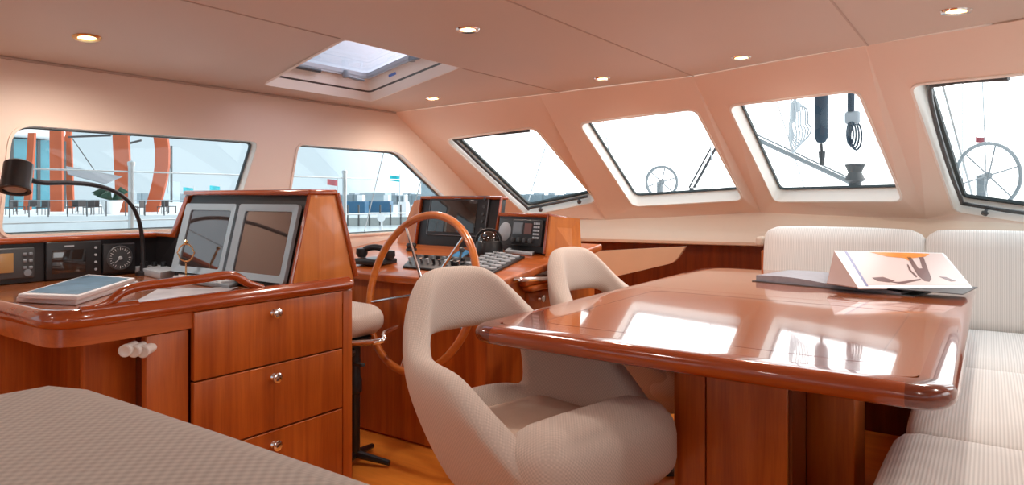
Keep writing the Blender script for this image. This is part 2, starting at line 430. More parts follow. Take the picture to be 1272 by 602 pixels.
# left wall with two side windows
W1 = [at(14, 153, x=WX), at(322, 175, x=WX), at(300, 300, x=WX), at(0, 294, x=WX)]
W1[2] = at(303, 240, x=WX) + (at(303, 240, x=WX)-at(322, 175, x=WX))*.75; W1[2].z = W1[3].z
W1[0] = W1[0]; W1[3] = at(-1, 294, x=WX)
W2 = [at(370, 178, x=WX), at(496, 188, x=WX), at(562, 252, x=WX), at(575, 281, x=WX), at(350, 297, x=WX)]
W2[3].z = W2[4].z
WN = {}
def window(idx, pts, rad, n, wall_t, mat='ivory', fr='alu', inset=.012, gk=.004):
    """frame + gasket + pane set into an opening; n points inwards. returns the opening loop"""
    loop = roundpoly(pts, rad, 6)
    wd = bpy.data.objects.new('window_%d' % idx, None); COL.objects.link(wd); wd['kind'] = 'structure'; wd.location = sum(loop, V())/len(loop)
    bm = B(); ring(bm, offset_loop(loop, .007, n), offset_loop(loop, -.005, n), n*.006); obj('window_trim', bm, mat if idx > 2 else 'wall', wd)
    back = [p-n*wall_t for p in loop]
    bm = B(); fa = offset_loop(loop, -.0015, n); fb = [p-n*(wall_t+.004) for p in fa]; ring(bm, fa, offset_loop(loop, -.0035, n), -n*(wall_t+.004)); obj('window_reveal', bm, mat, wd)
    bm = B(); ring(bm, offset_loop(back, .02, n), offset_loop(back, -inset, n), n*.012); obj('window_frame', bm, fr, wd)
    bm = B(); ring(bm, offset_loop(back, -inset+.003, n), offset_loop(back, -inset-gk, n), n*.016); obj('gasket', bm, 'rubber', wd)
    gl = offset_loop(back, -.002, n); bm = B(); bm.faces.new([bm.verts.new(p) for p in gl]); g = obj('pane', bm, 'glass', wd)
    return loop, wd
nL = V((1, 0, 0))
h1, w1 = window(1, W1, [.09, .05, .05, .05], nL, .06, gk=.001)
h2, w2 = window(2, W2, [.05, .06, .08, .05, .05], nL, .06, gk=.001)
bm = B()
outer = [V((WX, -1.6, 0)), V((WX, B0.y+.3, 0)), V((WX, B0.y+.3, B0.z-.05)), V(B0), V(T0), V((WX, -1.6, ceil_z(WX)))]
# aft part of the same wall carries one more side window behind the camera
h0 = [V((WX, -1.2, 1.0)), V((WX, .2, 1.0)), V((WX, .2, 1.5)), V((WX, -1.2, 1.5))]
holed(bm, outer, [h1, h2, h0], (-.06, 0, 0)); struct('wall_left', bm, 'wall')
bm = B(); tube(bm, [V((WX+.012, -1.6, ceil_z(WX)-.004)), V((WX+.012, T0.y, ceil_z(WX)-.004))], .006, 6); struct('trim_5', bm, 'seam')
# front wall: raked facets
win_px = [
    [(553, 173), (664, 158), (742, 250), (655, 268)],
    [(719, 153), (864, 135), (924, 248), (786, 256)],
    [(905, 131), (1066, 112), (1122, 249), (962, 250)],
    [(1131, 105), (1400, 75), (1440, 290), (1186, 262)],
]
bm = B(); finfo = []
for i in range(5):
    a, b, c, d_ = TT[i], TT[i+1], BB[i+1], BB[i]
    n = (b-a).cross((d_+c)/2-(a+b)/2).normalized()
    if n.y > 0: n = -n
    p0 = (a+b+c+d_)/4
    def proj(p): return p-n*(p-p0).dot(n)
    if i < 4:
        pts = [on_plane(px, py, p0, n) for px, py in win_px[i]]
        if i == 3: pts[1] = pts[0]+(proj(b)-proj(a)).normalized()*.95; pts[2] = pts[3]+(proj(c)-proj(d_)).normalized()*.95
    else: pts = [a+(b-a)*.15+(d_-a)*.12, b+(a-b)*.15+(c-b)*.12, c+(d_-c)*.15+(b-c)*.12, d_+(c-d_)*.15+(a-d_)*.12]; pts = [proj(p) for p in pts]
    loop, wd = window(i+3, pts, .06, n, .10, fr='alu', gk=.016 if i in (0, 3) else .004)
    finfo.append((pts, loop, n, wd))
    holed(bm, [V(p) for p in (a, b, c, d_)], [loop], -n*.10)
bmesh.ops.remove_doubles(bm, verts=bm.verts, dist=.0005)
struct('wall_front', bm, 'wall', smooth=20)
# opening hardware of the first and last windscreen panes
for i in (0, 3):
    pts, loop, n, wd = finfo[i]
    bot = [pts[3]+(pts[2]-pts[3])*t for t in (.08, .95)] if i == 0 else [pts[3]+(pts[2]-pts[3])*t for t in (.1, .9)]
    up = (pts[0]-pts[3]).normalized(); off = up*.05-n*.02
    bm = B()
    if i == 0: path = [pts[0]+(pts[1]-pts[0])*.95, pts[0]+(pts[1]-pts[0])*.1, pts[0]+(pts[3]-pts[0])*.1, pts[0]+(pts[3]-pts[0])*.94, bot[0], bot[1]]
    else: path = [pts[0]+(pts[1]-pts[0])*.4, pts[0]+(pts[1]-pts[0])*.1, pts[0]+(pts[3]-pts[0])*.1, pts[0]+(pts[3]-pts[0])*.9, bot[0], bot[1]]
    cen = sum(pts, V())/4
    path = [p+(cen-p).normalized()*.055-n*.03 for p in path]
    tube(bm, arc(path, 4), .011, 8); obj('opening_rail', bm, 'dgrey', wd)
    for t in ((.25, .8) if i == 0 else (.17,)):
        p = pts[3]+(pts[2]-pts[3])*t+up*.05-n*.015
        bm = B(); lathe(bm, [(0, .035), (.014, .034), (.017, .02), (.008, .016), (.008, 0)], p, n, 14); obj('clamp_knob', bm, 'dgrey', wd)
# coaming below the windscreen
def strip3(bm, rows):
    R = [[bm.verts.new(p) for p in r] for r in rows]
    for A, C in zip(R, R[1:]):
        for i in range(len(A)-1): bm.faces.new((A[i], A[i+1], C[i+1], C[i]))
def off(P, dy, z): return [V((p.x, p.y-dy, (p.z+z if z < 0 else z))) for p in P]
bm = B(); strip3(bm, [off(BB, 0., -.0001), off(BB, .02, -.02), off(BB, .05, .905), off(BB, .055, .90)]); struct('trim_6', bm, 'cream')
bm = B(); strip3(bm, [off(BB, .055, .90), off(BB, .065, .89), off(BB, .08, .83), off(BB, .07, .81), off(BB, -.02, .80)]); struct('trim_7', bm, 'cream')
# dark locker front under the coaming and the beige knee panel
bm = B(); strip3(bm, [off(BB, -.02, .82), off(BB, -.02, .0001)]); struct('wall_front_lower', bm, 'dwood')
bm = B(); A = at(735, 312, y=4.05); Bq = at(851, 306, y=4.3); C = at(838, 326, y=4.3); D = at(735, 350, y=4.05)
prism(bm, roundpoly([A, Bq, C, D], [0, 0, .05, .02]), (0, .03, 0)); struct('trim_8', bm, plain('tan_knee_panel', (.70, .42, .26), .5))
# right wall, aft wall (out of view) with daylight openings
bm = B(); holed(bm, [V((1.1, -1.6, 0)), V((1.1, 3.7, 0)), V(B5), V(T5), V((1.1, -1.6, T5.z))], [[V((1.1, a, 1.0)), V((1.1, b, 1.0)), V((1.1, b, 1.52)), V((1.1, a, 1.52))] for a, b in ((-1.2, .1), (.4, 1.5), (1.7, 2.5))], (.06, 0, 0)); struct('wall_right', bm, 'wall')
zz = ceil_z(WX)
bm = B(); holed(bm, [V((WX, -1.6, 0)), V((1.1, -1.6, 0)), V((1.1, -1.6, zz+.1)), V((WX, -1.6, zz))], [[V((a, -1.6, z0)), V((b, -1.6, z0)), V((b, -1.6, 1.6)), V((a, -1.6, 1.6))] for a, b, z0 in ((-2.9, -1.7, .95), (-1.5, -.6, .1), (-.4, .9, .95))], (0, -.06, 0)); struct('wall_rear', bm, 'wall')

# ============================================================= DINING TABLE
TX0, TX1, TY0, TY1, TZ = -1.355, -.055, 1.675, 3.93, .73
t = thing('dining_table', 'large glossy mahogany dining table with thick rounded edge', 'table', ((TX0+TX1)/2, (TY0+TY1)/2, 0))
def tloop(inset, z, r=.13): return roundpoly([V((TX0+inset, TY0+inset, z)), V((TX1-inset, TY0+inset, z)), V((TX1-inset, TY1-inset, z)), V((TX0+inset, TY1-inset, z))], [max(r-inset, .01)]*2+[.2]*2, 10)
bm = B(); prof = []
for k in range(9):
    a = math.pi*k/8; prof.append((.028-.028*math.sin(a), TZ-.028+.028*math.cos(a)))
prof = [(.075, TZ)] + prof + [(.09, TZ-.056)]
rings_ = [[bm.verts.new(p) for p in tloop(i, z, .095)] for i, z in prof]
nn = len(rings_[0])
def zone(p):
    near = p.y < TY0+.12; lr = p.x < TX0+.12 or p.x > TX1-.17
    if near and lr: return 1
    if p.x < TX0+.09 or p.x > TX1-.09: return 2
    return 0
for A, C in zip(rings_, rings_[1:]):
    for i in range(nn):
        f = bm.faces.new((A[i], A[(i+1) % nn], C[(i+1) % nn], C[i])); f.material_index = zone(f.calc_center_median())
# add splits exactly at the corner joints
bm.faces.new(rings_[-1])
obj('table_edge', bm, ['edge', 'corner', 'edgey'], t, smooth=40)
ys = 2.86
for nm, y0, y1 in (('tabletop_near', TY0+.075, ys-.0015), ('tabletop_far', ys+.0015, TY1-.075)):
    bm = B(); rn = [.045, .045, 0, 0] if 'near' in nm else [0, 0, .12, .12]
    prism(bm, roundpoly([V((TX0+.075, y0, TZ-.02)), V((TX1-.075, y0, TZ-.02)), V((TX1-.075, y1, TZ-.02)), V((TX0+.075, y1, TZ-.02))], rn, 8), (0, 0, .0202))
    obj('tabletop_panel', bm, 'top', t)
bm = B()
lp = roundpoly([V((TX0+.17, TY0+.17, TZ)), V((TX1-.17, TY0+.17, TZ)), V((TX1-.17, ys-.1, TZ)), V((TX0+.17, ys-.1, TZ))], .07, 6)
ring(bm, lp, offset_loop(lp, -.004, V((0, 0, 1))), V((0, 0, .0006))); obj('inlay_line', bm, 'corner', t)
# pedestal: rounded end post, wide panel, second post behind
def pedestal(x0, x1, y, dep, nm='leg'):
    bm = B()
    box(bm, ((x0+x1)/2, y, .35), (x1-x0, dep, .66), r=.004); return bm
PY = TY0+.33
pa = at(880, 540, y=PY); pb = at(980, 540, y=PY)
pl = at(835, 540, y=PY)
bm = B(); prism(bm, roundpoly([V((pl.x, PY-.02, .02)), V((pa.x-.004, PY-.02, .02)), V((pa.x-.004, PY+.18, .02)), V((pl.x, PY+.18, .02))], [.06, 0, 0, .06], 8), (0, 0, .65)); obj('leg', bm, 'wood', t)
bm = B(); box(bm, ((pa.x+pb.x)/2, PY+.06, .345), (pb.x-pa.x, .16, .65), r=.003); obj('leg', bm, 'wood', t)
bm = B(); box(bm, ((pa.x+pb.x)/2, PY+.08, .355), (pb.x-pa.x+.02, .17, .64)); obj('leg_core', bm, 'dwood', t)
pc = at(1003, 540, y=PY+.25); pd = at(1063, 540, y=PY+.25)
bm = B(); box(bm, ((pc.x+pd.x)/2, PY+.33, .345), (pd.x-pc.x, .2, .65), r=.003); obj('leg', bm, 'wood', t)
bm = B(); box(bm, (pc.x-.025, PY+.32, .345), (.044, .2, .65), r=.003); obj('leg', bm, 'dwood', t)
bm = B(); box(bm, (-.75, 2.9, .345), (.5, .25, .65), r=.01); box(bm, (-.75, 2.7, .66), (.5, 1.3, .03)); obj('leg', bm, 'wood', t)
bm = B(); box(bm, ((pl.x+pd.x)/2, PY+.22, .012), (pd.x-pl.x+.1, .6, .024), r=.008); obj('base_plate', bm, 'floor', t)

# books on the table
def page_mat():
    m, nt, b = newmat('photo_page'); tc = N(nt, 'ShaderNodeTexCoord'); sp = N(nt, 'ShaderNodeSeparateXYZ'); nt.links.new(tc.outputs['Object'], sp.inputs[0])
    b.inputs['Base Color'].default_value = (.62, .50, .48, 1); b.inputs['Roughness'].default_value = .35; return m
M['page'] = page_mat(); M['bookedge'] = plain('grey_pages', (.30, .29, .33), .45, noise=.2, nscale=40)
bp = at(1035, 352, z=TZ)
bk = thing('photo_book', 'large open picture book lying propped on the far end of the table', 'book', (bp.x, bp.y, TZ))
def zt(px, py, h): return at(px, py, z=TZ+h)
L0, L1, L2, L3 = zt(954, 338, .005), zt(1050, 349, .01), zt(1085, 338, .02), zt(1000, 330, .012)
# left half: stack of pages with curved top
def pageblock(bm, A, Bv, C, D, h0, hm, h1, seg=8, lift=0):
    top = []; bot = []
    for k in range(seg+1):
        s = k/seg; h = h0*(1-s)+h1*s+hm*math.sin(math.pi*s)
        a = A.lerp(Bv, s); d = D.lerp(C, s)
        top.append((bm.verts.new((a.x, a.y, TZ+lift+h)), bm.verts.new((d.x, d.y, TZ+lift+h)))); bot.append((bm.verts.new((a.x, a.y, TZ+.001+lift*s)), bm.verts.new((d.x, d.y, TZ+.001+lift*s))))
    for k in range(seg):
        bm.faces.new((top[k][0], top[k+1][0], top[k+1][1], top[k][1])); bm.faces.new((bot[k][0], bot[k][1], bot[k+1][1], bot[k+1][0]))
        bm.faces.new((top[k][0], bot[k][0], bot[k+1][0], top[k+1][0])); bm.faces.new((top[k][1], top[k+1][1], bot[k+1][1], bot[k][1]))
    bm.faces.new((top[0][0], top[0][1], bot[0][1], bot[0][0])); bm.faces.new((top[-1][0], bot[-1][0], bot[-1][1], top[-1][1]))
ga = V((-.62, 3.02, 0)); ux = V((math.cos(-.22), math.sin(-.22), 0)); uy = V((-ux.y, ux.x, 0))
def bkp(a, b): return V((-.60, 3.26, 0))+ux*a+uy*b
bm = B(); pageblock(bm, bkp(-.32, 0), bkp(0, 0), bkp(0, .34), bkp(-.32, .34), .03, .008, .022); obj('page_block', bm, ['bookedge'], bk)
bm = B(); prism(bm, [bkp(-.335, -.012)+V((0, 0, TZ)), bkp(.36, -.012)+V((0, 0, TZ)), bkp(.36, .352)+V((0, 0, TZ)), bkp(-.335, .352)+V((0, 0, TZ))], (0, 0, .004)); obj('cover', bm, 'dgrey', bk)
bm = B(); pageblock(bm, bkp(0, 0), bkp(.31, 0), bkp(.31, .34), bkp(0, .34), .022, .006, .012); obj('page_block', bm, ['bookedge'], bk)
# the second, bigger open book resting tilted on the first
b2 = thing('photo_book', 'open magazine with an orange and grey full-page photograph, propped on the dark book', 'magazine', (-.38, 3.15, TZ+.02))
q0, q1, _, q3 = at(1066, 357, z=TZ+.03), at(1208, 357, z=TZ+.028), 0, at(1036, 311, y=3.50)
n2 = (q1-q0).cross(q3-q0).normalized(); q2 = on_plane(1172, 314, q0, n2)
bm = B(); prism(bm, [q0, q1, q2, q3], -n2*.006); obj('page_block', bm, M['paper'], b2)
bm = B(); e0 = (q1-q0)*.10; prism(bm, [q0+(q3-q0)*.06+e0, q1+(q2-q1)*.06-(q1-q0)*.02, q2+(q1-q2)*.02-(q2-q3)*.02, q3+(q0-q3)*.02+(q2-q3)*.12], n2*.0008); obj('photo_page', bm, 'page', b2)
def onpage(u, v): a = q0.lerp(q1, u); b = q3.lerp(q2, u); return a.lerp(b, v)+n2*.0014
def blot(bm, pts): prism(bm, [onpage(*p) for p in pts], n2*.0004)
bm = B(); blot(bm, [(.32, .97), (.45, .84), (.6, .80), (.62, .72), (.66, .80), (.8, .86), (.86, .95), (.7, .97)]); obj('photo_print', bm, plain('orange_print', (.85, .25, .04), .3, noise=.4, nscale=30), b2)['label'] = 'orange swirl in the printed photograph'
bm = B()
blot(bm, [(.18, .24), (.28, .26), (.36, .16), (.3, .12), (.2, .16)]); blot(bm, [(.60, .30), (.61, .5), (.63, .84), (.665, .84), (.655, .5), (.69, .5), (.74, .84), (.78, .84), (.73, .45), (.70, .22), (.66, .14), (.62, .16)]); blot(bm, [(.57, .25), (.555, .45), (.58, .62), (.59, .60), (.575, .45), (.59, .28)]); blot(bm, [(.78, .28), (.84, .27), (.9, .16), (.85, .15)]); blot(bm, [(.30, .14), (.38, .13), (.60, .22), (.60, .19), (.40, .08)])
obj('photo_print', bm, plain('brown_print', (.16, .09, .09), .3), b2)['label'] = 'brown shadow figures in the printed photograph'
bm = B(); prism(bm, [q0+e0*.75+(q3-q0)*.03, q0+e0*.98+(q3-q0)*.03, q3+(q2-q3)*.115-(q3-q0)*.02, q3+(q2-q3)*.09-(q3-q0)*.02], n2*.0008); obj('photo_print', bm, plain('violet_print', (.16, .15, .30), .3), b2)
bm = B(); s0 = V((q0.x, q0.y, TZ+.03)); prism(bm, [q0, q3, q3+V((-.02, .03, -.085)), q0+V((-.13, .06, .004))], (0, 0, -.004)); obj('left_page', bm, plain('brown_page', (.34, .20, .17), .35), b2)
bm = B(); prism(bm, [bkp(.05, -.06)+V((0, 0, TZ+.026)), bkp(.52, .03)+V((0, 0, TZ+.022)), bkp(.5, .32)+V((0, 0, TZ+.022)), bkp(.05, .28)+V((0, 0, TZ+.026))], (0, 0, .003)); obj('back_cover', bm, 'dgrey', b2)

# ============================================================= TUB CHAIRS
def make_chair():
    t = thing('tub_chair', '', 'chair')
    a0, b0 = .265, .275
    phis = [-90, -76, -62, -48, -38, -26, -13, 0, 13, 26, 38, 48, 62, 76, 90]
    path = [('arm', -1, .30), ('arm', -1, .2), ('arm', -1, .1)] + [('arc', p, 0) for p in phis] + [('arm', 1, .1), ('arm', 1, .2), ('arm', 1, .30)]
    fr = [0, .08, .18, .34, .48, .63, .80, 1.0]
    def top(kind, p, x):
        if kind == 'arm': return .655-.20*(x/.30)**1.3
        a = abs(p)
        if a <= 26: return .905-.012*(a/26)**2
        s = min(1, (a-26)/44); s = s*s*(3-2*s); return .893-(.893-.66)*s
    bm = B(); G = []
    for kind, p, x in path:
        tz = top(kind, p, x); colv = []
        for f in fr:
            z = .32+f*(tz-.32)
            s = .52+.48*min(1, (z-.32)/.32)**.6
            lean = -.20*max(0, z-.38)
            if kind == 'arm': X = x*(.93+.07*s); Y = p*b0*s; X2 = X+lean*.4
            else:
                c, sn = math.cos(math.radians(p)), math.sin(math.radians(p))
                X = -a0*s*abs(c)**.72; Y = b0*s*math.copysign(abs(sn)**.72, sn)
                if z > .62: Y *= 1-1.1*(z-.62)
                X2 = X+lean*abs(c)**.3
            colv.append(bm.verts.new((X2, Y, z)))
        G.append(colv)
    for i in range(len(G)-1):
        for j in range(len(fr)-1):
            ki, kj = path[i], path[i+1]
            hole = ki[0] == 'arc' and kj[0] == 'arc' and abs(ki[1]) <= 48 and abs(kj[1]) <= 48 and max(abs(ki[1]), abs(kj[1])) <= 38 and j in (3, 4)
            if not hole: bm.faces.new((G[i][j], G[i+1][j], G[i+1][j+1], G[i][j+1]))
    sh = obj('shell', bm, 'fab', t, local=True, smooth=0)
    m = sh.modifiers.new('s', 'SOLIDIFY'); m.thickness = .085; m.offset = 1.
    m = sh.modifiers.new('u', 'SUBSURF'); m.levels = 2; m.render_levels = 2
    for p in sh.data.polygons: p.use_smooth = True
    bm = B(); cushion(bm, (.02, 0, .40), (.44, .44, .13), .05, puff=.012); obj('seat_cushion', bm, 'smooth', t, local=True, smooth=0)
    bm = B(); cushion(bm, (.245, 0, .42), (.22, .565, .23), .085, puff=.01); obj('front_bolster', bm, 'fab', t, local=True, smooth=0)
    bm = B(); box(bm, (.06, 0, .335), (.24, .26, .06), r=.04); obj('seat_base', bm, 'fab', t, local=True)
    bm = B(); lathe(bm, [(.10, .315), (.035, .30), (.03, .06), (.04, .05)], (.04, 0, 0)); obj('pedestal', bm, 'dgrey', t, local=True)
    bm = B(); lathe(bm, [(.04, .055), (.10, .045), (.25, .02), (.25, .0), (0, 0)], (.04, 0, 0), seg=32); obj('base', bm, 'dgrey', t, local=True)
    for o in t.children:
        for p in o.data.polygons: p.use_smooth = True
    return t
ch = make_chair(); ch.location = (-1.13, 1.725, 0); ch.rotation_euler.z = math.radians(-13); ch['label'] = 'beige woven tub chair at the near corner of the dining table'; ch['group'] = 'tub chairs at the dining table'
c2 = ch.copy(); COL.objects.link(c2); c2.location = (-1.27, 2.82, 0); c2.rotation_euler.z = math.radians(-4); c2['label'] = 'beige woven tub chair half hidden behind the table, beside the helm console drawer'
for k in list(ch.children):
    c = k.copy(); COL.objects.link(c); c.parent = c2

# ============================================================= BANQUETTE SOFA
s = thing('corner_sofa', 'pale grey-beige corner sofa wrapping around the far end of the table', 'sofa', (-.2, 4.2, 0))
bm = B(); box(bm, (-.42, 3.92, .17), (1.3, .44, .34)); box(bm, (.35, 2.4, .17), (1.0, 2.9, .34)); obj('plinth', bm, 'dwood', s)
Mb = frame((0, 4.10, 0), (1, 0, 0), (0, .10, 1))
def back(x0, x1):
    bm = B(); cushion(bm, ((x0+x1)/2, .06, .70), (x1-x0, .15, .52), .055, Mb, puff=.012); obj('back_cushion', bm, 'fabw', s, smooth=0)
back(-1.10, -.285); back(-.275, .36)
for (x0, x1, y0, y1) in ((-1.10, -.20, 3.70, 4.10), (-.19, .50, 3.20, 4.10), (-.20, .55, 2.26, 3.19), (-.22, .55, 1.18, 2.25)):
    bm = B(); cushion(bm, ((x0+x1)/2, (y0+y1)/2, .405), (x1-x0, y1-y0, .15), .05, puff=.012); obj('seat_cushion', bm, 'fabw', s, smooth=0)
bm = B(); cushion(bm, (.64, 2.45, .66), (.18, 2.7, .55), .06); obj('back_cushion', bm, 'fabw', s, smooth=0)
e = at(944, 312, y=4.3)
bm = B(); cushion(bm, (e.x, 4.33, .86), (.05, .1, .06), .02); obj('end_strap', bm, 'smooth', s)
bm = B(); box(bm, (-1.13, 4.36, .6), (.03, .16, .42), r=.01); obj('end_panel', bm, 'wood', s)

# foreground sofa back
f = thing('sofa', 'beige woven sofa back closest to the camera, its rounded corner below the chart desk', 'sofa', (-.3, .2, 0))
bm = B(); cushion(bm, (-.27, .14, .605), (1.46, .58, .61), .10, puff=.012); obj('backrest', bm, 'fabbig', f, smooth=0)
bm = B(); box(bm, (-.30, .0, .2), (1.3, .6, .3), r=.03); obj('base', bm, 'fabbig', f)
for o in list(s.children)+list(f.children):
    for p in o.data.polygons: p.use_smooth = True
# scissor-free fold line
bm = B(); f['label'] = 'beige woven sofa back closest to the camera, cut off by the lower picture edge'; bm.free()

# ============================================================= CHART DESK
DX = -1.97
dk = thing('chart_desk', 'mahogany chart desk with three drawers and a raised grab rail', 'desk', (-2.5, 1.3, 0))
def dloop(i, z): return roundpoly([V((DX-i, .755+i, z)), V((DX-i, 1.775-i, z)), V((WX+.02, 1.775-i, z)), V((WX+.02, .755+i, z))], [.11, .03, 0, 0], 8)
bm = B(); prism(bm, dloop(.02, .770), (0, 0, .026)); obj('desk_top', bm, 'topd', dk)
bm = B()
pr = [(0.02, .735), (.012, .735), (.010, .782), (0, .788), (-.006, .80), (-.004, .812), (.006, .822), (.012, .830), (.022, .833), (.034, .826), (.04, .796)]
# edge moulding along aft side and along drawers
def edgepath(i, z): return [p for p in dloop(i, z)][:-2]+[]
P0 = roundpoly([V((WX+.02, .755, 0)), V((DX, .755, 0)), V((DX, 1.775, 0)), V((DX-.3, 1.775, 0))], [0, .11, .03, 0], 8)
def sweep(bm, path, prof):
    R = []; n = len(path)
    for i, p in enumerate(path):
        t = (path[min(i+1, n-1)]-path[max(i-1, 0)]).normalized(); nx = V((t.y, -t.x, 0))  # outward (right of travel)
        R.append([bm.verts.new(p-nx*a+V((0, 0, z))) for a, z in prof])
    m = len(prof)
    for A, C in zip(R, R[1:]):
        for k in range(m): bm.faces.new((A[k], A[(k+1) % m], C[(k+1) % m], C[k]))
    bm.faces.new(R[0][::-1]); bm.faces.new(R[-1])
sweep(bm, P0, [(a-.004, z) for a, z in pr if z > .78]+[(.04, .784)])
obj('edge_moulding', bm, 'edgey', dk, smooth=50)
bm = B(); sweep(bm, P0[:-6], [(.012, .734), (.012, .785), (.032, .785), (.032, .734)]); obj('apron', bm, 'woody', dk)
# raised rail with its slot
def ry(px, py): p = at(px, py, x=DX); return V((DX-.018, p.y, p.z))
rail = [ry(120, 383), ry(140, 376), ry(155, 364), ry(175, 357), ry(210, 352), ry(250, 347), ry(285, 342), ry(298, 344), ry(312, 352), ry(330, 357)]
bm = B(); tube(bm, arc(rail, 5), [.010+.004*min(1, i/8, (45-i)/8) for i in range(46)], 12)
tube(bm, [V((DX-.018, a, .826)) for a in (.83, .98)], [.014, .013], 10)
obj('grab_rail', bm, 'edgey', dk, smooth=60)
# carcass
bm = B(); box(bm, (DX-.03, 1.75, .40), (.04, .045, .76), r=.003); box(bm, (DX-.30, 1.745, .40), (.52, .05, .76), r=.003); obj('side_panel', bm, 'wood', dk)
bm = B(); box(bm, (DX-.035, 1.07, .365), (.03, .125, .73), r=.002); obj('stile', bm, 'wood', dk)
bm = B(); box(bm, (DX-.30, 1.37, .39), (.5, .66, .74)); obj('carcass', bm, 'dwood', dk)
bm = B(); box(bm, (DX-.16, .97, .37), (.02, .15, .72)); box(bm, (DX-.50, .9, .37), (.02, .5, .72)); box(bm, (DX-.7, 1.0, .37), (.9, .02, .72)); obj('knee_panel', bm, 'wood', dk)
bm = B(); box(bm, (DX-.9, .9, .37), (.02, .3, .72)); obj('inner_panel', bm, 'wood', dk)
for z0, z1, kz in ((.573, .782, .743), (.352, .568, .527), (.10, .346, .300)):
    bm = B(); box(bm, (DX-.012, 1.428, (z0+z1)/2), (.022, .576, z1-z0), r=.0025); dr = obj('drawer', bm, 'wood', dk)
    bm = B(); lathe(bm, [(.012, 0), (.009, .004), (.006, .010), (.016, .018), (.017, .024), (.010, .028), (0, .028)], (DX-.001, 1.42, kz), (1, 0, 0), 20); obj('knob', bm, 'chrome', dr)
# three white conduit ends below the desk
for k in range(3):
    p = at(156+k*11, 434, x=DX-.03)
    bm = B(); lathe(bm, [(.014, 0), (.0165, .002), (.0165, .012), (.015, .015), (.015, .060), (.0, .060)], p, (.75, -.66, -.08), 20)
    lathe(bm, [(.010, -.001), (.010, .0)], p, (.75, -.66, -.08), 16)
for k in range(3):
    p = at(166+k*11, 432+k*.5, x=DX-.02)+V((.02, -.035, 0))
    ax = V((-.6, .78, .05))
    bm = B(); lathe(bm, [(.010, .002), (.014, .0), (.0175, .001), (.0175, .014), (.0155, .017), (.0155, .055), (0, .055)], p, ax, 22)
    tag(obj('wall_plug', bm, 'pvc'), ['white round plug socket under the desk edge, the outermost of three', 'white round plug socket under the desk, between the other two', 'white round plug socket under the desk, next to the wood stile'][k], 'socket', 'white plug sockets under the desk')

# sill trim + instrument board on the ship's side
ib = thing('instrument_board', 'black instrument board along the wall behind the chart desk, with wooden cap', 'instrument panel', (WX+.08, 1.0, .80))
bm = B(); box(bm, (WX+.055, 1.0, .875), (.05, 1.35, .152)); obj('board', bm, 'panel', ib)
bm = B(); box(bm, (WX+.05, 1.0, .962), (.09, 1.37, .024), r=.009); obj('cap', bm, 'edgey', ib)
for yy in (.9, 1.22, 1.5):
    bm = B(); lathe(bm, [(.004, 0), (.003, .002), (0, .002)], (WX+.08, yy, .93), (1, 0, 0), 10); obj('screw', bm, 'chrome', ib)
IX = WX+.08
def unit(name, label, px0, py0, px1, py1, mat, dep=.018):
    a, b = at(px0, py0, x=IX), at(px1, py1, x=IX); c = (a+b)/2; z0, z1 = min(a.z, b.z), max(a.z, b.z)
    t = thing(name, label, 'instrument', (IX, c.y, z0))
    bm = B(); box(bm, (IX+dep/2, c.y, c.z), (dep, abs(b.y-a.y), z1-z0), r=.006); obj('housing', bm, mat, t)
    return t, c, abs(b.y-a.y), z1-z0
t, c, w_, h_ = unit('navigation_display', 'grey navigation display with amber screen at the left picture edge', -16, 309, 41, 344, 'dgrey')
bm = B(); box(bm, (IX+.019, c.y-.035, c.z+.003), (.004, w_*.50, h_*.62), r=.001); obj('screen', bm, 'lcd', t)
for i in range(3):
    for j in range(2):
        bm = B(); box(bm, (IX+.020, c.y+w_*(.27+.13*j), c.z+h_*(.28-.22*i)), (.006, .014, .012), r=.003); obj('button', bm, 'grey', t)
bm = B(); lathe(bm, [(.014, 0), (.013, .005), (0, .006)], (IX+.018, c.y+w_*.33, c.z-h_*.32), (1, 0, 0)); obj('button', bm, 'grey', t)
t, c, w_, h_ = unit('radar_display', 'black widescreen display unit between the amber display and the round dial', 55, 301, 124, 342, 'black')
bm = B(); box(bm, (IX+.019, c.y-.022, c.z-.004), (.004, w_*.60, h_*.62), r=.001); obj('screen', bm, 'screen', t)
bm = B(); box(bm, (IX+.0215, c.y-.022, c.z+h_*.38), (.002, .035, .006)); obj('logo', bm, 'lgrey', t)
for i in range(4):
    bm = B(); lathe(bm, [(.005, 0), (.005, .004), (0, .005)], (IX+.018, c.y+w_*.38, c.z+h_*(.3-.2*i)), (1, 0, 0), 12); obj('button', bm, 'lgrey', t)
t, c, w_, h_ = unit('wind_gauge', 'round white-numbered dial in a square black housing', 126, 303, 166, 336, 'black')
R = h_*.43
bm = B(); lathe(bm, [(R, 0), (R, .003), (R*.93, .006), (R*.9, .003), (0, .003)], (IX+.018, c.y, c.z), (1, 0, 0), 32); obj('dial', bm, 'dgrey', t)
bm = B()
for k in range(24):
    a = 2*math.pi*k/24; l = .016 if k % 2 == 0 else .008
    Mk = frame((IX+.0225, c.y+math.cos(a)*R*.74, c.z+math.sin(a)*R*.74), (0, math.cos(a), math.sin(a)), (1, 0, 0)); box(bm, (0, 0, 0), (l*.7, .002, .001), Mk)
obj('dial_marks', bm, 'paper', t)
bm = B(); Mk = frame((IX+.024, c.y, c.z), (0, -.7, -.6), (1, 0, 0)); box(bm, (R*.3, 0, 0), (R*.6, .003, .001), Mk); lathe(bm, [(.008, 0), (.007, .004), (0, .004)], (IX+.022, c.y, c.z), (1, 0, 0)); obj('needle', bm, 'lgrey', t)

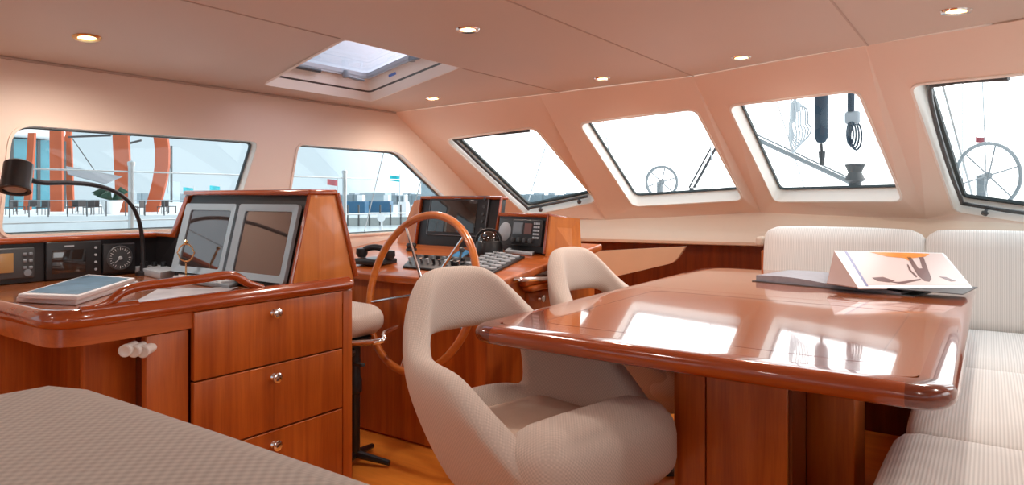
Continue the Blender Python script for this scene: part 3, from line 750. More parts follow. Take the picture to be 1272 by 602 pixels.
# monitor housing on the desk
mh = thing('monitor_housing', 'wooden housing with black face holding two tilted monitors on the chart desk', 'console', (-2.4, 1.65, .80))
x0, x1 = -2.80, -1.985
prof = [V((0, 1.50, .80)), V((0, 1.585, 1.145)), V((0, 1.70, 1.145)), V((0, 1.79, .80))]
bm = B(); prism(bm, [V((x1-.02, p.y, p.z)) for p in prof], (.02, 0, 0), r=.004); obj('side_panel', bm, 'lwood', mh)
bm = B(); prism(bm, [V((x0+.02, 1.52, .80)), V((x0+.02, 1.60, 1.142)), V((x0+.02, 1.70, 1.142)), V((x0+.02, 1.79, .80))], (x1-x0-.04, 0, 0)); obj('black_face', bm, 'panel', mh)
bm = B(); box(bm, ((x0+x1)/2-.005, 1.64, 1.148), (x1-x0+.02, .13, .022), r=.009); tube(bm, [V((x1-.002, 1.703, 1.145)), V((x1-.002, 1.795, .83))], .011, 10)
obj('top_rim', bm, 'edge', mh)
bm = B(); prism(bm, [V((x0-.0, 1.585, 1.157)), V((x0+.03, 1.585, 1.157)), V((x0-.10, 1.585, .955)), V((x0-.30, 1.585, .955)), V((x0-.30, 1.585, .975)), V((x0-.13, 1.585, .975))], (0, .08, 0), r=.004)
obj('left_rim', bm, 'edge', mh)
bm = B(); prism(bm, [V((x0+.03, 1.60, 1.145)), V((x0-.11, 1.60, .955)), V((x0-.30, 1.60, .958)), V((x0-.30, 1.60, .80)), V((x0+.03, 1.56, .80))], (0, .06, 0)); obj('left_board', bm, 'panel', mh)
bm = B(); tube(bm, [V((x1-.006, 1.497, .81)), V((x1-.006, 1.582, 1.14))], .007, 8); obj('front_rim', bm, 'edge', mh)
az = V((0, .085, .345)).normalized()
for k, (xa, xb) in enumerate(((-2.765, -2.405), (-2.385, -2.025))):
    Mm = frame(((xa+xb)/2, 1.508, .825), (1, 0, 0), az); wd_ = xb-xa; hh = .285
    t = thing('monitor', ['grey framed monitor reflecting slats, nearer the window', 'grey framed monitor with a pinkish reflection, nearer the wooden side'][k], 'monitor', Mm @ V((0, 0, 0)), 'monitors on the chart desk')
    bm = B(); A = roundpoly([V((-wd_/2, 0, 0)), V((wd_/2, 0, 0)), V((wd_/2, 0, hh)), V((-wd_/2, 0, hh))], .014, 4); Bi = [V((p.x*.80, 0, (p.z-hh/2)*.82+hh/2)) for p in A]
    ring(bm, [Mm @ V((p.x, -.012, p.z)) for p in A], [Mm @ V((p.x, -.006, p.z)) for p in Bi], (Mm.to_3x3() @ V((0, .014, 0)))); obj('bezel', bm, plain('blue_grey_bezel', (.34, .43, .50), .35) if k == 0 else bpy.data.materials['blue_grey_bezel'], t)
    bm = B(); box(bm, (0, .003, hh/2), (wd_*.80, .008, hh*.83), Mm); obj('screen', bm, 'screenr', t)
    bm = B(); box(bm, (0, .02, hh/2), (wd_*.9, .03, hh*.9), Mm); obj('back', bm, 'black', t)

# radio unit with knobs, keyboard, brass ornament, lamp, papers
p = at(199, 336, z=.80)
dz = lambda px, py, h=.797: at(px, py, z=h)
def slab(name, label, cat, corners, h, mat, lift=.001, zt_=.796):
    pts = [dz(*c) for c in corners]; pts = [V((q.x, q.y, zt_+lift)) for q in pts]
    c = sum(pts, V())/len(pts); t = thing(name, label, cat, c)
    bm = B(); prism(bm, pts, (0, 0, h), r=min(.003, h*.3)); return t, bm, pts
t, bm, pts = slab('radio_control', 'light grey control box with black knobs on the chart desk', 'radio', [(163, 338), (199, 347), (234, 340), (200, 331)], .03, 'lgrey')
obj('housing', bm, 'lgrey', t)
for k in range(4):
    q = pts[0].lerp(pts[2], .25+.16*k); bm = B(); lathe(bm, [(.012, 0), (.011, .018), (.008, .02), (0, .02)], q+V((0, 0, .03)), (0, 0, 1), 14); obj('knob', bm, 'black', t)
t, bm, pts = slab('keyboard', 'pale grey keyboard in front of the right-hand monitor', 'keyboard', [(216, 350), (285, 359), (318, 346), (245, 338)], .015, 'lgrey')
obj('base', bm, 'grey', t)
ea, eb = pts[1]-pts[0], pts[3]-pts[0]
bm = B()
for i in range(11):
    for j in range(4):
        c = pts[0]+ea*((i+.8)/12.2)+eb*((j+.8)/4.8); Mk = frame((c.x, c.y, c.z+.018), (ea.x, ea.y, 0), (0, 0, 1)); box(bm, (0, 0, 0), (ea.length/14.5, eb.length/6.4, .006), Mk)
o = obj('key', bm, 'paper', t); o['kind'] = 'stuff'
pb_ = dz(231, 350)
t = thing('brass_ornament', 'brass ring ornament on a thin stem standing on a small wooden block', 'ornament', pb_)
bm = B(); box(bm, pb_+V((0, 0, .008)), (.06, .04, .016), r=.003); obj('block', bm, 'lwood', t)
bm = B(); tube(bm, [pb_+V((0, 0, .016)), pb_+V((0, 0, .075))], .0035, 8)
cen = pb_+V((0, 0, .115))
tube(bm, [cen+RT*(.030*math.sin(a)*(1 if abs(math.sin(a)) < .99 else 1.15))+UP*(-.034*math.cos(a)) for a in [2*math.pi*k/28 for k in range(28)]], .003, 8, closed=True)
obj('ring', bm, 'brass', t)
bm = B(); lathe(bm, [(0, .0), (.007, .004), (.009, .010), (.004, .016), (0, .017)], cen+V((0, 0, .034)), (0, 0, 1), 12); obj('finial', bm, 'brass', t)
t, bm, pts = slab('handheld_remote', 'small black handset at the foot of the right-hand monitor', 'remote', [(300, 352), (318, 356), (327, 348), (312, 344)], .03, 'black'); obj('body', bm, 'black', t)
bm = B(); tube(bm, arc([pts[1]+V((0, 0, .03)), pts[1]+V((-.01, .01, .06)), pts[1]+V((.0, .02, .10))], 5), .004, 6); obj('antenna', bm, 'brass', t)

t, bm, pts = slab('magazine', 'blue and white magazines stacked flat on the chart desk', 'magazine', [(20, 375), (94, 379), (172, 354), (112, 349)], .016, 'paper')
t['label'] = 'lower magazine with white page edges lying flat on the chart desk'
obj('pages', bm, 'paper', t)
t, bm, pts = slab('magazine', 'blue-covered magazine lying on top of the white one', 'magazine', [(22, 377), (96, 380), (168, 355), (110, 350)], .014, 'paper', lift=.018)
obj('pages', bm, 'paper', t)
bm = B(); prism(bm, [p.lerp(sum(pts, V())/4, .12)+V((0, 0, .0142)) for p in pts], (0, 0, .0008)); obj('cover_photo', bm, plain('blue_cover', (.12, .22, .32), .3, noise=.7, nscale=25), t)
t, bm, pts = slab('sea_chart', 'printed sea chart lying flat beside the grab rail slot', 'chart', [(150, 385), (262, 371), (296, 357), (195, 360)], .003, 'paper')
obj('sheet', bm, plain('chart_paper', (.72, .70, .74), .25, noise=.25, nscale=14), t)
# gooseneck lamp
base = V((-2.98, at(178, 330, x=-2.98).y, .797))
t = thing('gooseneck_lamp', 'black gooseneck lamp arching over the chart desk from beside the dial', 'lamp', base)
bm = B(); lathe(bm, [(.03, 0), (.03, .012), (.014, .02), (.012, .05), (0, .05)], base); obj('base', bm, 'black', t)
st = [base+V((0, 0, .04)), at(177, 300, d=2.93), at(173, 275, d=2.90), at(163, 254, d=2.85), at(145, 239, d=2.75), at(118, 230, d=2.62), at(85, 227, d=2.48), at(55, 227, d=2.36), at(36, 223, d=2.3)]
bm = B(); tube(bm, arc(st, 6), .0085, 10); obj('gooseneck', bm, 'black', t)
hp = at(21, 219, d=2.26); ax = (UP*-.9+RT*.12-FW*.35).normalized()
bm = B(); lathe(bm, [(0, -.05), (.035, -.05), (.042, -.044), (.043, .035), (.046, .045), (.046, .052), (.036, .052), (.032, .03), (0, .03)], hp, ax, 28); obj('lamp_head', bm, 'black', t)
bm = B(); lathe(bm, [(0, .031), (.031, .031), (.033, .045), (.028, .047), (.020, .036), (0, .036)], hp, ax, 24); obj('lamp_lens', bm, plain('amber_lens', (.45, .33, .25), .3), t)

# ============================================================= HELM CONSOLE
HX, HF = -1.72, 2.28
def hz_(y): return .775+(y-2.28)*.11
hc = thing('helm_console', 'mahogany helm console with two instrument pods behind the steering wheel', 'console', (-2.4, 2.8, 0))
bm = B(); box(bm, (-2.44, 2.78, .385), (1.40, .96, .75), r=.004); obj('cabinet', bm, 'wood', hc)
bm = B(); top = roundpoly([V((WX+.03, HF-.03, 0)), V((HX+.03, HF-.03, 0)), V((HX+.03, 3.25, 0)), V((WX+.03, 3.25, 0))], [0, .06, 0, 0], 6)
prism(bm, [V((p.x, p.y, hz_(p.y)-.035)) for p in top], (0, 0, .035), r=.009); obj('worktop', bm, 'woodx', hc)
bm = B(); box(bm, (-2.62, HF-.006, .38), (.006, .01, .74)); obj('panel_joint', bm, 'panel', hc)
bm = B(); box(bm, (-2.66, HF-.012, .57), (.12, .02, .22), r=.004); sw = obj('switch_panel', bm, 'panel', hc)
for i in range(4):
    for j in range(2):
        bm = B(); box(bm, (-2.69+.05*j, HF-.026, .645-.045*i), (.022, .012, .022), r=.003); obj('switch', bm, 'lgrey' if j else 'dgrey', sw)
# right side: chrome rail, curved moulding, drawer with knob
g0, g1 = at(636, 346, x=HX), at(700, 343, x=HX)
bm = B(); tube(bm, arc([g0+V((0, 0, 0)), g0+V((.05, 0, 0)), g1+V((.05, 0, 0)), g1], 6), .011, 10); obj('side_rail', bm, 'chrome', hc)
bm = B(); box(bm, (HX+.025, 2.86, .720), (.06, .64, .022), r=.010); box(bm, (HX+.005, 2.86, .745), (.04, .66, .03), r=.01); obj('side_moulding', bm, 'woody', hc)
bm = B(); box(bm, (HX-.01, 2.80, .595), (.022, .42, .20), r=.003); dr = obj('drawer', bm, 'wood', hc)
kp = at(670, 370, x=HX); bm = B(); lathe(bm, [(.010, 0), (.006, .010), (.016, .018), (.016, .025), (0, .028)], kp, (1, 0, 0), 18); obj('knob', bm, 'chrome', dr)
# pod one: big screen
y1 = 2.98
pts = [at(527, 250, y=y1+.07), at(622, 249, y=y1+.07), at(628, 300, y=y1-.02), at(528, 319, y=y1-.02)]
xl, xr = pts[0].x, pts[1].x+.01
bm = B(); zb = hz_(y1)-.02
prism(bm, [V((xl, y1, zb)), V((xr, y1, zb)), V((xr, y1+.06, 1.12)), V((xl, y1+.06, 1.12))], (0, .05, 0), r=.004); obj('large_pod', bm, 'panel', hc)
bm = B(); tube(bm, [V((xl-.006, y1-.006, zb)), V((xl-.006, y1+.055, 1.127)), V((xr+.006, y1+.055, 1.127)), V((xr+.006, y1-.006, zb+.05))], .011, 8)
box(bm, ((xl+xr)/2, y1+.085, 1.125), (xr-xl+.02, .07, .016), r=.006); obj('large_pod_rim', bm, 'edge', hc)
bm = B(); prism(bm, [V((xl-.005, y1+.06, 1.12)), V((xl-.005, y1, zb)), V((xl-.19, y1+.02, zb)), V((xl-.08, y1+.07, 1.11))], (0, .05, 0)); obj('large_pod_cheek', bm, 'lwood', hc)
az2 = V((0, .06, 1.12-zb)).normalized(); Mp = frame(((xl+xr)/2, y1+.004, zb), (1, 0, 0), az2)
t = thing('chart_plotter', 'large black chart plotter screen in the taller pod behind the wheel', 'display', Mp @ V((0, 0, .05)))
W_ = (xr-xl)*.76
bm = B(); box(bm, (0, -.006, .195), (W_, .02, .235), Mp, r=.012); obj('housing', bm, 'black', t)
A = roundpoly([V((-W_/2+.004, 0, .08)), V((W_/2-.004, 0, .08)), V((W_/2-.004, 0, .31)), V((-W_/2+.004, 0, .31))], .012, 4)
bm = B(); ring(bm, [Mp @ V((p.x, -.018, p.z)) for p in A], [Mp @ V((p.x*.985, -.018, (p.z-.195)*.975+.195)) for p in A], Mp.to_3x3() @ V((0, .002, 0))); obj('rim_line', bm, 'grey', t)
bm = B(); box(bm, (-.03, -.018, .19), (W_*.78, .004, .185), Mp, r=.001); obj('screen', bm, 'screen', t)
bm = B(); box(bm, (-.01, -.018, .297), (.05, .002, .008), Mp); obj('logo', bm, 'lgrey', t)
for k in range(5):
    bm = B(); lathe(bm, [(.009, 0), (.008, .006), (0, .006)], Mp @ V((W_*.43, -.018, .29-.042*k)), Mp.to_3x3() @ V((0, -1, 0)), 12); obj('button', bm, 'dgrey', t)
# pod two: radio pod, turned towards the wheel
o2 = V((xr+.015, y1-.01, hz_(2.95))); ang = math.radians(-15); ex_ = V((math.cos(ang), math.sin(ang), 0)); Lp = .385
M2 = frame(o2, ex_, (V((0, 0, 1))+V((ex_.y, -ex_.x, 0))*-.15))
bm = B(); box(bm, (Lp/2, .06, .095), (Lp, .12, .19), M2, r=.006); obj('small_pod', bm, 'panel', hc)
bm = B(); tube(bm, [M2 @ V(q) for q in ((0, 0, .19), (Lp, 0, .19), (Lp, 0, 0))], .010, 8); box(bm, (Lp/2, .06, .195), (Lp+.02, .13, .014), M2, r=.005); obj('small_pod_rim', bm, 'edge', hc)
bm = B(); prism(bm, [M2 @ V((Lp+.008, 0, .19)), M2 @ V((Lp+.008, 0, -.02)), M2 @ V((Lp+.10, .16, -.02)), M2 @ V((Lp+.05, .16, .20))], ex_*.012); obj('small_pod_cheek', bm, 'lwood', hc)
nf = M2.to_3x3() @ V((0, -1, 0))
t = thing('speaker', 'round grey loudspeaker grille at the taller pod end of the small pod', 'speaker', M2 @ V((.06, -.001, .09)))
bm = B(); lathe(bm, [(.050, 0), (.050, .005), (.044, .009), (0, .012)], M2 @ V((.065, -.001, .10)), nf, 28); obj('grille', bm, 'lgrey', t)
bm = B(); box(bm, (.065, -.001, .10), (.115, .005, .14), M2, r=.002); obj('plate', bm, 'dgrey', t)
t = thing('marine_radio', 'black two-window marine radio with round knobs in the small pod', 'radio', M2 @ V((.25, -.002, .03)))
bm = B(); box(bm, (.25, -.008, .10), (.23, .018, .135), M2, r=.006); obj('housing', bm, 'black', t)
bm = B(); box(bm, (.185, -.018, .12), (.075, .004, .06), M2); box(bm, (.185, -.021, .12), (.062, .003, .046), M2); obj('screen', bm, 'grey', t)
bm = B(); box(bm, (.265, -.018, .12), (.055, .004, .055), M2); obj('screen', bm, plain('brown_lcd', (.16, .07, .06), .3), t)
for k in range(4):
    bm = B(); lathe(bm, [(.014, 0), (.013, .016), (.010, .018), (0, .018)], M2 @ V((.165+.045*k, -.016, .058)), nf, 16); obj('knob', bm, 'dgrey', t)
bm = B()
for i in range(3):
    for j in range(5): box(bm, (.313+.016*i, -.019, .148-.018*j), (.011, .005, .010), M2)
obj('keypad', bm, 'lgrey', t)
# things on the worktop
def hp_(px, py, dz=0):
    return on_plane(px, py, V((0, 2.28, .775+dz)), V((0, -.11, 1)))
def helmslab(name, label, cat, corners, h, mat, part):
    pts = [hp_(*c)+V((0, 0, .001)) for c in corners]; c = sum(pts, V())/len(pts); t = thing(name, label, cat, c)
    bm = B(); prism(bm, pts, (0, 0, h), r=min(.003, h*.3)); obj(part, bm, mat, t); return t, pts
t, pts = helmslab('button_panel', 'black keypad with rows of white square buttons beside the compass', 'control panel', [(575, 331), (612, 341), (652, 321), (612, 314)], .012, 'panel', 'base')
ea, eb = pts[1]-pts[0], pts[3]-pts[0]
for i in range(4):
    for j in range(6):
        c = pts[0]+ea*((i+.6)/4.2)+eb*((j+.6)/6.2); c.z = max(hz_(c.y), c.z); Mk = frame((c.x, c.y, c.z+.015), (ea.x, ea.y, 0), (0, 0, 1)); bm = B(); box(bm, (0, 0, 0), (ea.length*.15, eb.length*.09, .010), Mk, r=.002); obj('button', bm, 'lgrey', t)
t, pts = helmslab('tablet', 'light grey flat control unit in front of the small pod', 'control unit', [(627, 314), (661, 318), (672, 309), (640, 306)], .015, 'lgrey', 'body')
bm = B(); c = sum(pts, V())/4; prism(bm, [p.lerp(c, .3)+V((0, 0, .0152)) for p in pts], (0, 0, .001)); obj('screen', bm, 'screen', t)
t, pts = helmslab('engine_panel', 'long dark switch panel across the middle of the helm console', 'control panel', [(500, 333), (572, 340), (590, 322), (515, 318)], .010, 'panel', 'base')
ea, eb = pts[1]-pts[0], pts[3]-pts[0]
for i in range(9):
    c = pts[0]+ea*((i+.6)/9.2)+eb*.35; bm = B(); tube(bm, [c+V((0, 0, .01)), c+V((0, -.008, .035))], [.006, .008], 8); obj('switch', bm, ['lgrey', 'black', 'chrome'][i % 3], t)
    c = pts[0]+ea*((i+.6)/9.2)+eb*.75; bm = B(); box(bm, c+V((0, 0, .018)), (.02, .014, .016), r=.003); obj('button', bm, ['black', 'grey'][i % 2], t)
t, pts = helmslab('phone', 'blue-screened phone lying between switch panel and compass', 'phone', [(556, 322), (574, 324), (590, 314), (573, 312)], .012, 'black', 'body')
bm = B(); c = sum(pts, V())/4; prism(bm, [p.lerp(c, .2)+V((0, 0, .0122)) for p in pts], (0, 0, .001)); obj('screen', bm, plain('blue_screen', (.10, .35, .65), .2), t)
pc_ = hp_(607, 315); pc_.z += .001
t = thing('compass', 'black domed steering compass on the helm console', 'compass', pc_)
bm = B(); lathe(bm, [(.075, 0), (.078, .02), (.068, .05), (.066, .062), (.058, .068), (0, .068)], pc_, seg=32); obj('base', bm, 'black', t)
bm = B(); lathe(bm, [(.058, .066)]+[(.058*math.cos(a), .066+.055*math.sin(a)) for a in [k*math.pi/16 for k in range(1, 8)]]+[(0, .121)], pc_, seg=32); obj('dome', bm, 'screen', t)
bm = B(); tube(bm, [pc_+RT*(.066*math.cos(a))-FW*.0+UP*(.066+.062*math.sin(a)) for a in [k*math.pi/14 for k in range(15)]], .006, 8); obj('hood', bm, 'black', t)
pt = hp_(466, 328); pt.z += .001
t = thing('telephone', 'black corded telephone on the window side of the helm console', 'telephone', pt)
bm = B(); box(bm, pt+V((0, 0, .015)), (.17, .15, .03), r=.01); obj('cradle', bm, 'black', t)
bm = B(); hs = [pt+V((-.075, -.02, .05)), pt+V((-.055, -.01, .075)), pt+V((0, 0, .085)), pt+V((.055, .01, .075)), pt+V((.08, .02, .045))]; tube(bm, arc(hs, 5), .016, 12)
lathe(bm, [(.02, -.02), (.03, .0), (.028, .025), (0, .03)], pt+V((-.075, -.02, .052)), (0, 0, 1), 16); lathe(bm, [(.02, -.02), (.03, .0), (.028, .025), (0, .03)], pt+V((.08, .02, .045)), (0, 0, 1), 16)
obj('handset', bm, 'black', t)
pg_ = hp_(511, 311); t = thing('small_compass', 'small round black instrument standing by the taller pod', 'instrument', pg_)
bm = B(); lathe(bm, [(.03, 0), (.032, .01), (.02, .014), (0, .014)], pg_+V((0, 0, .001)), seg=24); obj('foot', bm, 'dgrey', t)
bm = B(); lathe(bm, [(.0, .014), (.026, .016), (.030, .03), (.022, .042), (0, .044)], pg_+V((0, 0, 0)), seg=24); obj('cap', bm, 'black', t)
pv = hp_(570, 331); t = thing('throttle_lever', 'short black throttle lever beside the compass', 'lever', pv)
bm = B(); box(bm, pv+V((0, 0, .013)), (.05, .07, .024), r=.006); obj('housing', bm, 'black', t)
bm = B(); tube(bm, [pv+V((0, 0, .02)), pv+V((0, .02, .07))], .006, 8); lathe(bm, [(0, 0), (.013, .006), (.014, .02), (0, .03)], pv+V((0, .02, .065)), (0, .2, 1), 16); obj('handle', bm, 'dgrey', t)

# steering wheel
wc = at(521, 362, y=2.16); Rw = .335
wn = V((-.12, -1, .25)).normalized()
t = thing('steering_wheel', 'large wooden-rimmed steering wheel with thin steel spokes', 'steering wheel', wc)
wx = V((1, 0, 0)); wx = (wx-wn*wx.dot(wn)).normalized(); wy = wn.cross(wx)
if wy.z < 0: wy = -wy
bm = B(); tube(bm, [wc+wx*Rw*math.cos(a)+wy*Rw*math.sin(a) for a in [2*math.pi*k/64 for k in range(64)]], .0165, 12, closed=True); obj('rim', bm, wood('wheel_wood', (.80, .30, .08), (.62, .19, .045), 'X', coat=.8), t, smooth=60)
for k in range(5):
    a = math.radians(120+72*k); bm = B(); tube(bm, [wc-wn*.03+(wx*math.cos(a)+wy*math.sin(a))*.03, wc+(wx*math.cos(a)+wy*math.sin(a))*(Rw-.01)], .006, 8); obj('spoke', bm, 'chrome', t)
bm = B(); lathe(bm, [(.018, -.12), (.025, -.05), (.05, -.04), (.045, -.01), (.02, .005), (0, .008)], wc, wn, 24); obj('hub', bm, 'chrome', t)

# helm seat behind the chart desk
hs = V((-2.33, 2.00, 0))
t = thing('helm_chair', 'rolled beige helm seat with chrome rail on a black pedestal behind the desk', 'seat', hs)
bm = B(); cushion(bm, (-2.34, 1.985, .605), (.42, .26, .12), .058, puff=.01); o = obj('cushion', bm, 'fab', t, smooth=0)
for p in o.data.polygons: p.use_smooth = True
bm = B(); a_ = at(440, 437, y=1.86); b_ = at(470, 424, y=1.93); c_ = at(478, 414, y=2.0); tube(bm, arc([V((-2.5, 1.86, .53)), V((-2.25, 1.86, .53)), b_, c_, V((c_.x-.05, 2.12, c_.z))], 6), .012, 12); obj('rail', bm, 'chrome', t)
pp = at(449, 500, y=2.0)
bm = B(); lathe(bm, [(.022, .03), (.022, .30), (.03, .31), (.03, .36), (.024, .37), (.024, .50), (.07, .51), (.07, .54), (0, .54)], (pp.x-.03, 1.99, 0), seg=20); obj('pedestal', bm, 'black', t)
bm = B(); box(bm, (pp.x, 1.98, .43), (.07, .02, .012), r=.003); lathe(bm, [(.018, 0), (.02, .02), (0, .025)], (pp.x-.02, 1.97, .48), (0, -1, 0)); obj('lever', bm, 'dgrey', t)
for k in range(4):
    a = math.radians(20+90*k); bm = B(); c0 = V((pp.x-.03, 1.99, .045)); tube(bm, [c0, c0+V((math.cos(a)*.16, math.sin(a)*.16, -.025))], [.018, .012], 8); obj('foot', bm, 'black', t)

# ============================================================= OUTSIDE
bm = B(); box(bm, (0, 0, -1.0), (900, 900, .2)); 
m, nt, b = newmat('harbour_water'); b.inputs['Base Color'].default_value = (.45, .52, .55, 1); b.inputs['Roughness'].default_value = .25
tc = N(nt, 'ShaderNodeTexCoord'); ns = N(nt, 'ShaderNodeTexNoise', Scale=1.5, Detail=3.); bp_ = N(nt, 'ShaderNodeBump', Strength=.5, Distance=.1); nt.links.new(tc.outputs['Object'], ns.inputs[0]); nt.links.new(ns.outputs[0], bp_.inputs['Height']); nt.links.new(bp_.outputs[0], b.inputs['Normal'])
o = obj('harbour_water', bm, m); o['kind'] = 'structure'
# own boat: side deck, foredeck
bm = B(); box(bm, (-3.68, 2.0, .66), (.9, 9, .06)); struct('side_deck', bm, 'gelcoat')
bm = B(); prism(bm, [V((-4.6, 4.8, .60)), V((2.6, 4.8, .60)), V((2.4, 9.5, .60)), V((-1.2, 13, .60)), V((-4.4, 9.5, .60))], (0, 0, .06)); struct('foredeck', bm, 'gelcoat')
# railing
rl = thing('deck_railing', 'steel deck railing with wires running past the side windows', 'railing', (-3.98, 3, .69))
ypos = [at(163, 215, x=-3.98).y, at(428, 215, x=-3.98).y, at(601, 215, x=-3.98).y, 7.6]
for y in [-1.5]+ypos:
    bm = B(); tube(bm, [V((-3.98, y, .69)), V((-3.98, y, 1.32))], .016, 10); lathe(bm, [(.02, 0), (.02, .02), (0, .03)], (-3.98, y, 1.31)); obj('post', bm, 'steel', rl)
for z in (1.275, 1.0):
    bm = B(); tube(bm, [V((-3.98, -1.5, z)), V((-3.98, 7.6, z)), V((-2.5, 11, z))], .0045, 6); obj('wire', bm, 'steel', rl)

def og(px, d, z=None): p = at(px, 245, d=d); return V((p.x, p.y, z if z is not None else p.z))
QZ = .13; KQ = 2.4; at0, og0 = at, og
def at(px, py, d=None, **k): return at0(px, py, d=d*KQ, **k)
def og(px, d, z=None): p = at0(px, 245, d=d*KQ); return V((p.x, p.y, z if z is not None else p.z))
q = [og(-420, 13), og(322, 17), og(300, 42), og(-600, 40)]
bm = B(); prism(bm, [V((p.x, p.y, -.95)) for p in q], (0, 0, .95+QZ)); struct('quay', bm, 'quay')
# pavilion of glass with orange timber columns
pv = thing('glass_pavilion', 'blue glazed waterfront building with white roof on the quay', 'building', og(20, 24, QZ))
Mq = frame(og(-40, 23, QZ), (og(62, 25)-og(-40, 23)), (0, 0, 1)); Lq = (og(62, 25)-og(-40, 23)).length
bm = B(); box(bm, (Lq/2-6, 8, 3.0), (Lq+12, 16, 6.0), Mq); obj('glazing', bm, 'blueg', pv)
for k in range(7):
    bm = B(); box(bm, (-5+k*2.0, -.05, 3.0), (.25, .1, 6.0), Mq); obj('mullion', bm, 'dgrey', pv)
bm = B(); box(bm, (Lq/2-6, 8, 6.9), (Lq+14, 18, 1.6), Mq, r=.5); obj('roof', bm, 'white', pv)
def col(px, pytop, pxb, w, d, label, lean=0):
    p = og(pxb, d, QZ); tp = at(px, pytop, d=d)
    ww = w/F*d*KQ; n = 8; bm = B(); rows = []
    for k in range(n+1):
        s = k/n; c = p.lerp(tp, s)+RT*(lean*math.sin(math.pi*s)); h = ww/2
        rows.append([bm.verts.new(c+v) for v in (RT*-h-FW*.12, RT*h-FW*.12, RT*h+FW*.12, RT*-h+FW*.12)])
    for A, C in zip(rows, rows[1:]):
        for i in range(4): bm.faces.new((A[i], A[(i+1) % 4], C[(i+1) % 4], C[i]))
    bm.faces.new(rows[0][::-1]); bm.faces.new(rows[-1])
    tag(obj('timber_column', bm, 'orange', smooth=0), label, 'column', 'orange timber columns on the quay')
col(70, 120, 71, 15, 20, 'straight orange timber column against the glazed pavilion')
col(83, 120, 88, 8, 26, 'thin orange timber column behind the straight one')
col(148, 120, 155, 19, 19, 'orange timber column beside the planter')
col(180, 110, 188, 17, 19.5, 'curved orange timber column, nearest the bare mast', 1.0)
col(40, 165, 34, 8, 22, 'short slanted orange column in front of the blue glass')
# pergola bars
for k, (a, b_) in enumerate((((85, 162), (138, 158)), ((85, 170), (138, 168)), ((160, 168), (176, 165)), ((160, 178), (176, 174)))):
    bm = B(); tube(bm, [at(a[0], a[1], d=21), at(b_[0], b_[1], d=21)], .08, 6); tag(obj('pergola_bar', bm, 'dgrey'), ['upper grey bar between the straight and planter columns', 'lower grey bar between the straight and planter columns', 'upper short grey bar beside the curved column', 'lower short grey bar beside the curved column'][k], 'bar', 'grey bars between the columns')
# awning
bm = B(); A, Bq, C = at(82, 206, d=17), at(152, 219, d=17), at(131, 228, d=16.4); D = at(84, 216, d=16.6)
prism(bm, [A, Bq, C, D], (0, 0, -.03)); tag(obj('shade_sail', bm, 'sail'), 'grey shade sail stretched between timber columns', 'awning')
bm = B(); tube(bm, [at(90, 172, d=17), at(119, 214, d=17)], .03, 6); tag(obj('sail_stay', bm, 'dgrey'), 'thin slanting cable above the shade sail', 'cable')
# planter with palm, terrace furniture
p = og(139, 17, QZ)
t = thing('planter', 'white tapered planter with a leafy palm on the quay', 'planter', p)
bm = B(); lathe(bm, [(.36, 0), (.45, .27), (.60, .82), (.53, .82), (.50, .76), (0, .76)], p, seg=20); obj('pot', bm, 'white', t)
bm = B()
for k in range(26):
    a = random.uniform(0, 6.28); l = random.uniform(.6, 1.1); e = random.uniform(.2, 1.1); d_ = V((math.cos(a), math.sin(a), 0)); s_ = d_.cross(UP)
    b0_ = p+V((0, 0, .8)); m1 = b0_+d_*l*.5+UP*e*.8; e1 = b0_+d_*l+UP*e*.5
    vs = [bm.verts.new(v) for v in (b0_-s_*.01, b0_+s_*.01, m1+s_*.08, e1, m1-s_*.08)]; bm.faces.new(vs)
obj('leaves', bm, 'green', t)
def tchair(px, d, lab):
    p = og(px, d, QZ); t = thing('terrace_chair', lab, 'chair', p, 'dark terrace chairs on the quay'); bm = B(); a = random.uniform(0, 6); ca, sa = math.cos(a), math.sin(a)
    for sx in (-.2, .2):
        for sy in (-.2, .2): tube(bm, [p+V((sx*ca-sy*sa, sx*sa+sy*ca, 0)), p+V((sx*ca-sy*sa, sx*sa+sy*ca, .43))], .02, 5)
    obj('legs', bm, 'furn', t)
    bm = B(); box(bm, p+V((0, 0, .43)), (.45, .45, .05), rz=a); obj('seat', bm, 'furn', t)
    bm = B(); box(bm, p+V((-sa*.22, ca*.22, .65)), (.45, .04, .4), rz=a); obj('backrest', bm, 'furn', t)
ctx = ['at the outer end of the terrace by the blue glass', 'in front of the blue glass', 'between the blue glass and the slanted column', 'before the straight timber column', 'just past the straight timber column',
       'below the shade sail, outermost', 'below the middle of the shade sail', 'in the gap under the shade sail', 'beside the white planter', 'next to the curved column', 'beyond the curved column', 'near the end of the quay by the mast']
for k, px in enumerate((14, 26, 40, 54, 90, 100, 110, 120, 166, 172, 202, 214)):
    tchair(px, 16.2+(k % 3)*.9, 'dark terrace chair ' + ctx[k])
for k, px in enumerate((20, 96, 207)):
    p = og(px, 20.2, QZ); t = thing('terrace_table', 'dark round terrace table ' + ['in front of the blue glass', 'under the shade sail', 'near the bare mast'][k], 'table', p)
    bm = B(); lathe(bm, [(.2, 0), (.03, .03), (.03, .68), (0, .68)], p, seg=12); obj('stem', bm, 'furn', t)
    bm = B(); lathe(bm, [(.36, .68), (.36, .71), (0, .71)], p, seg=16); obj('table_top', bm, 'furn', t)
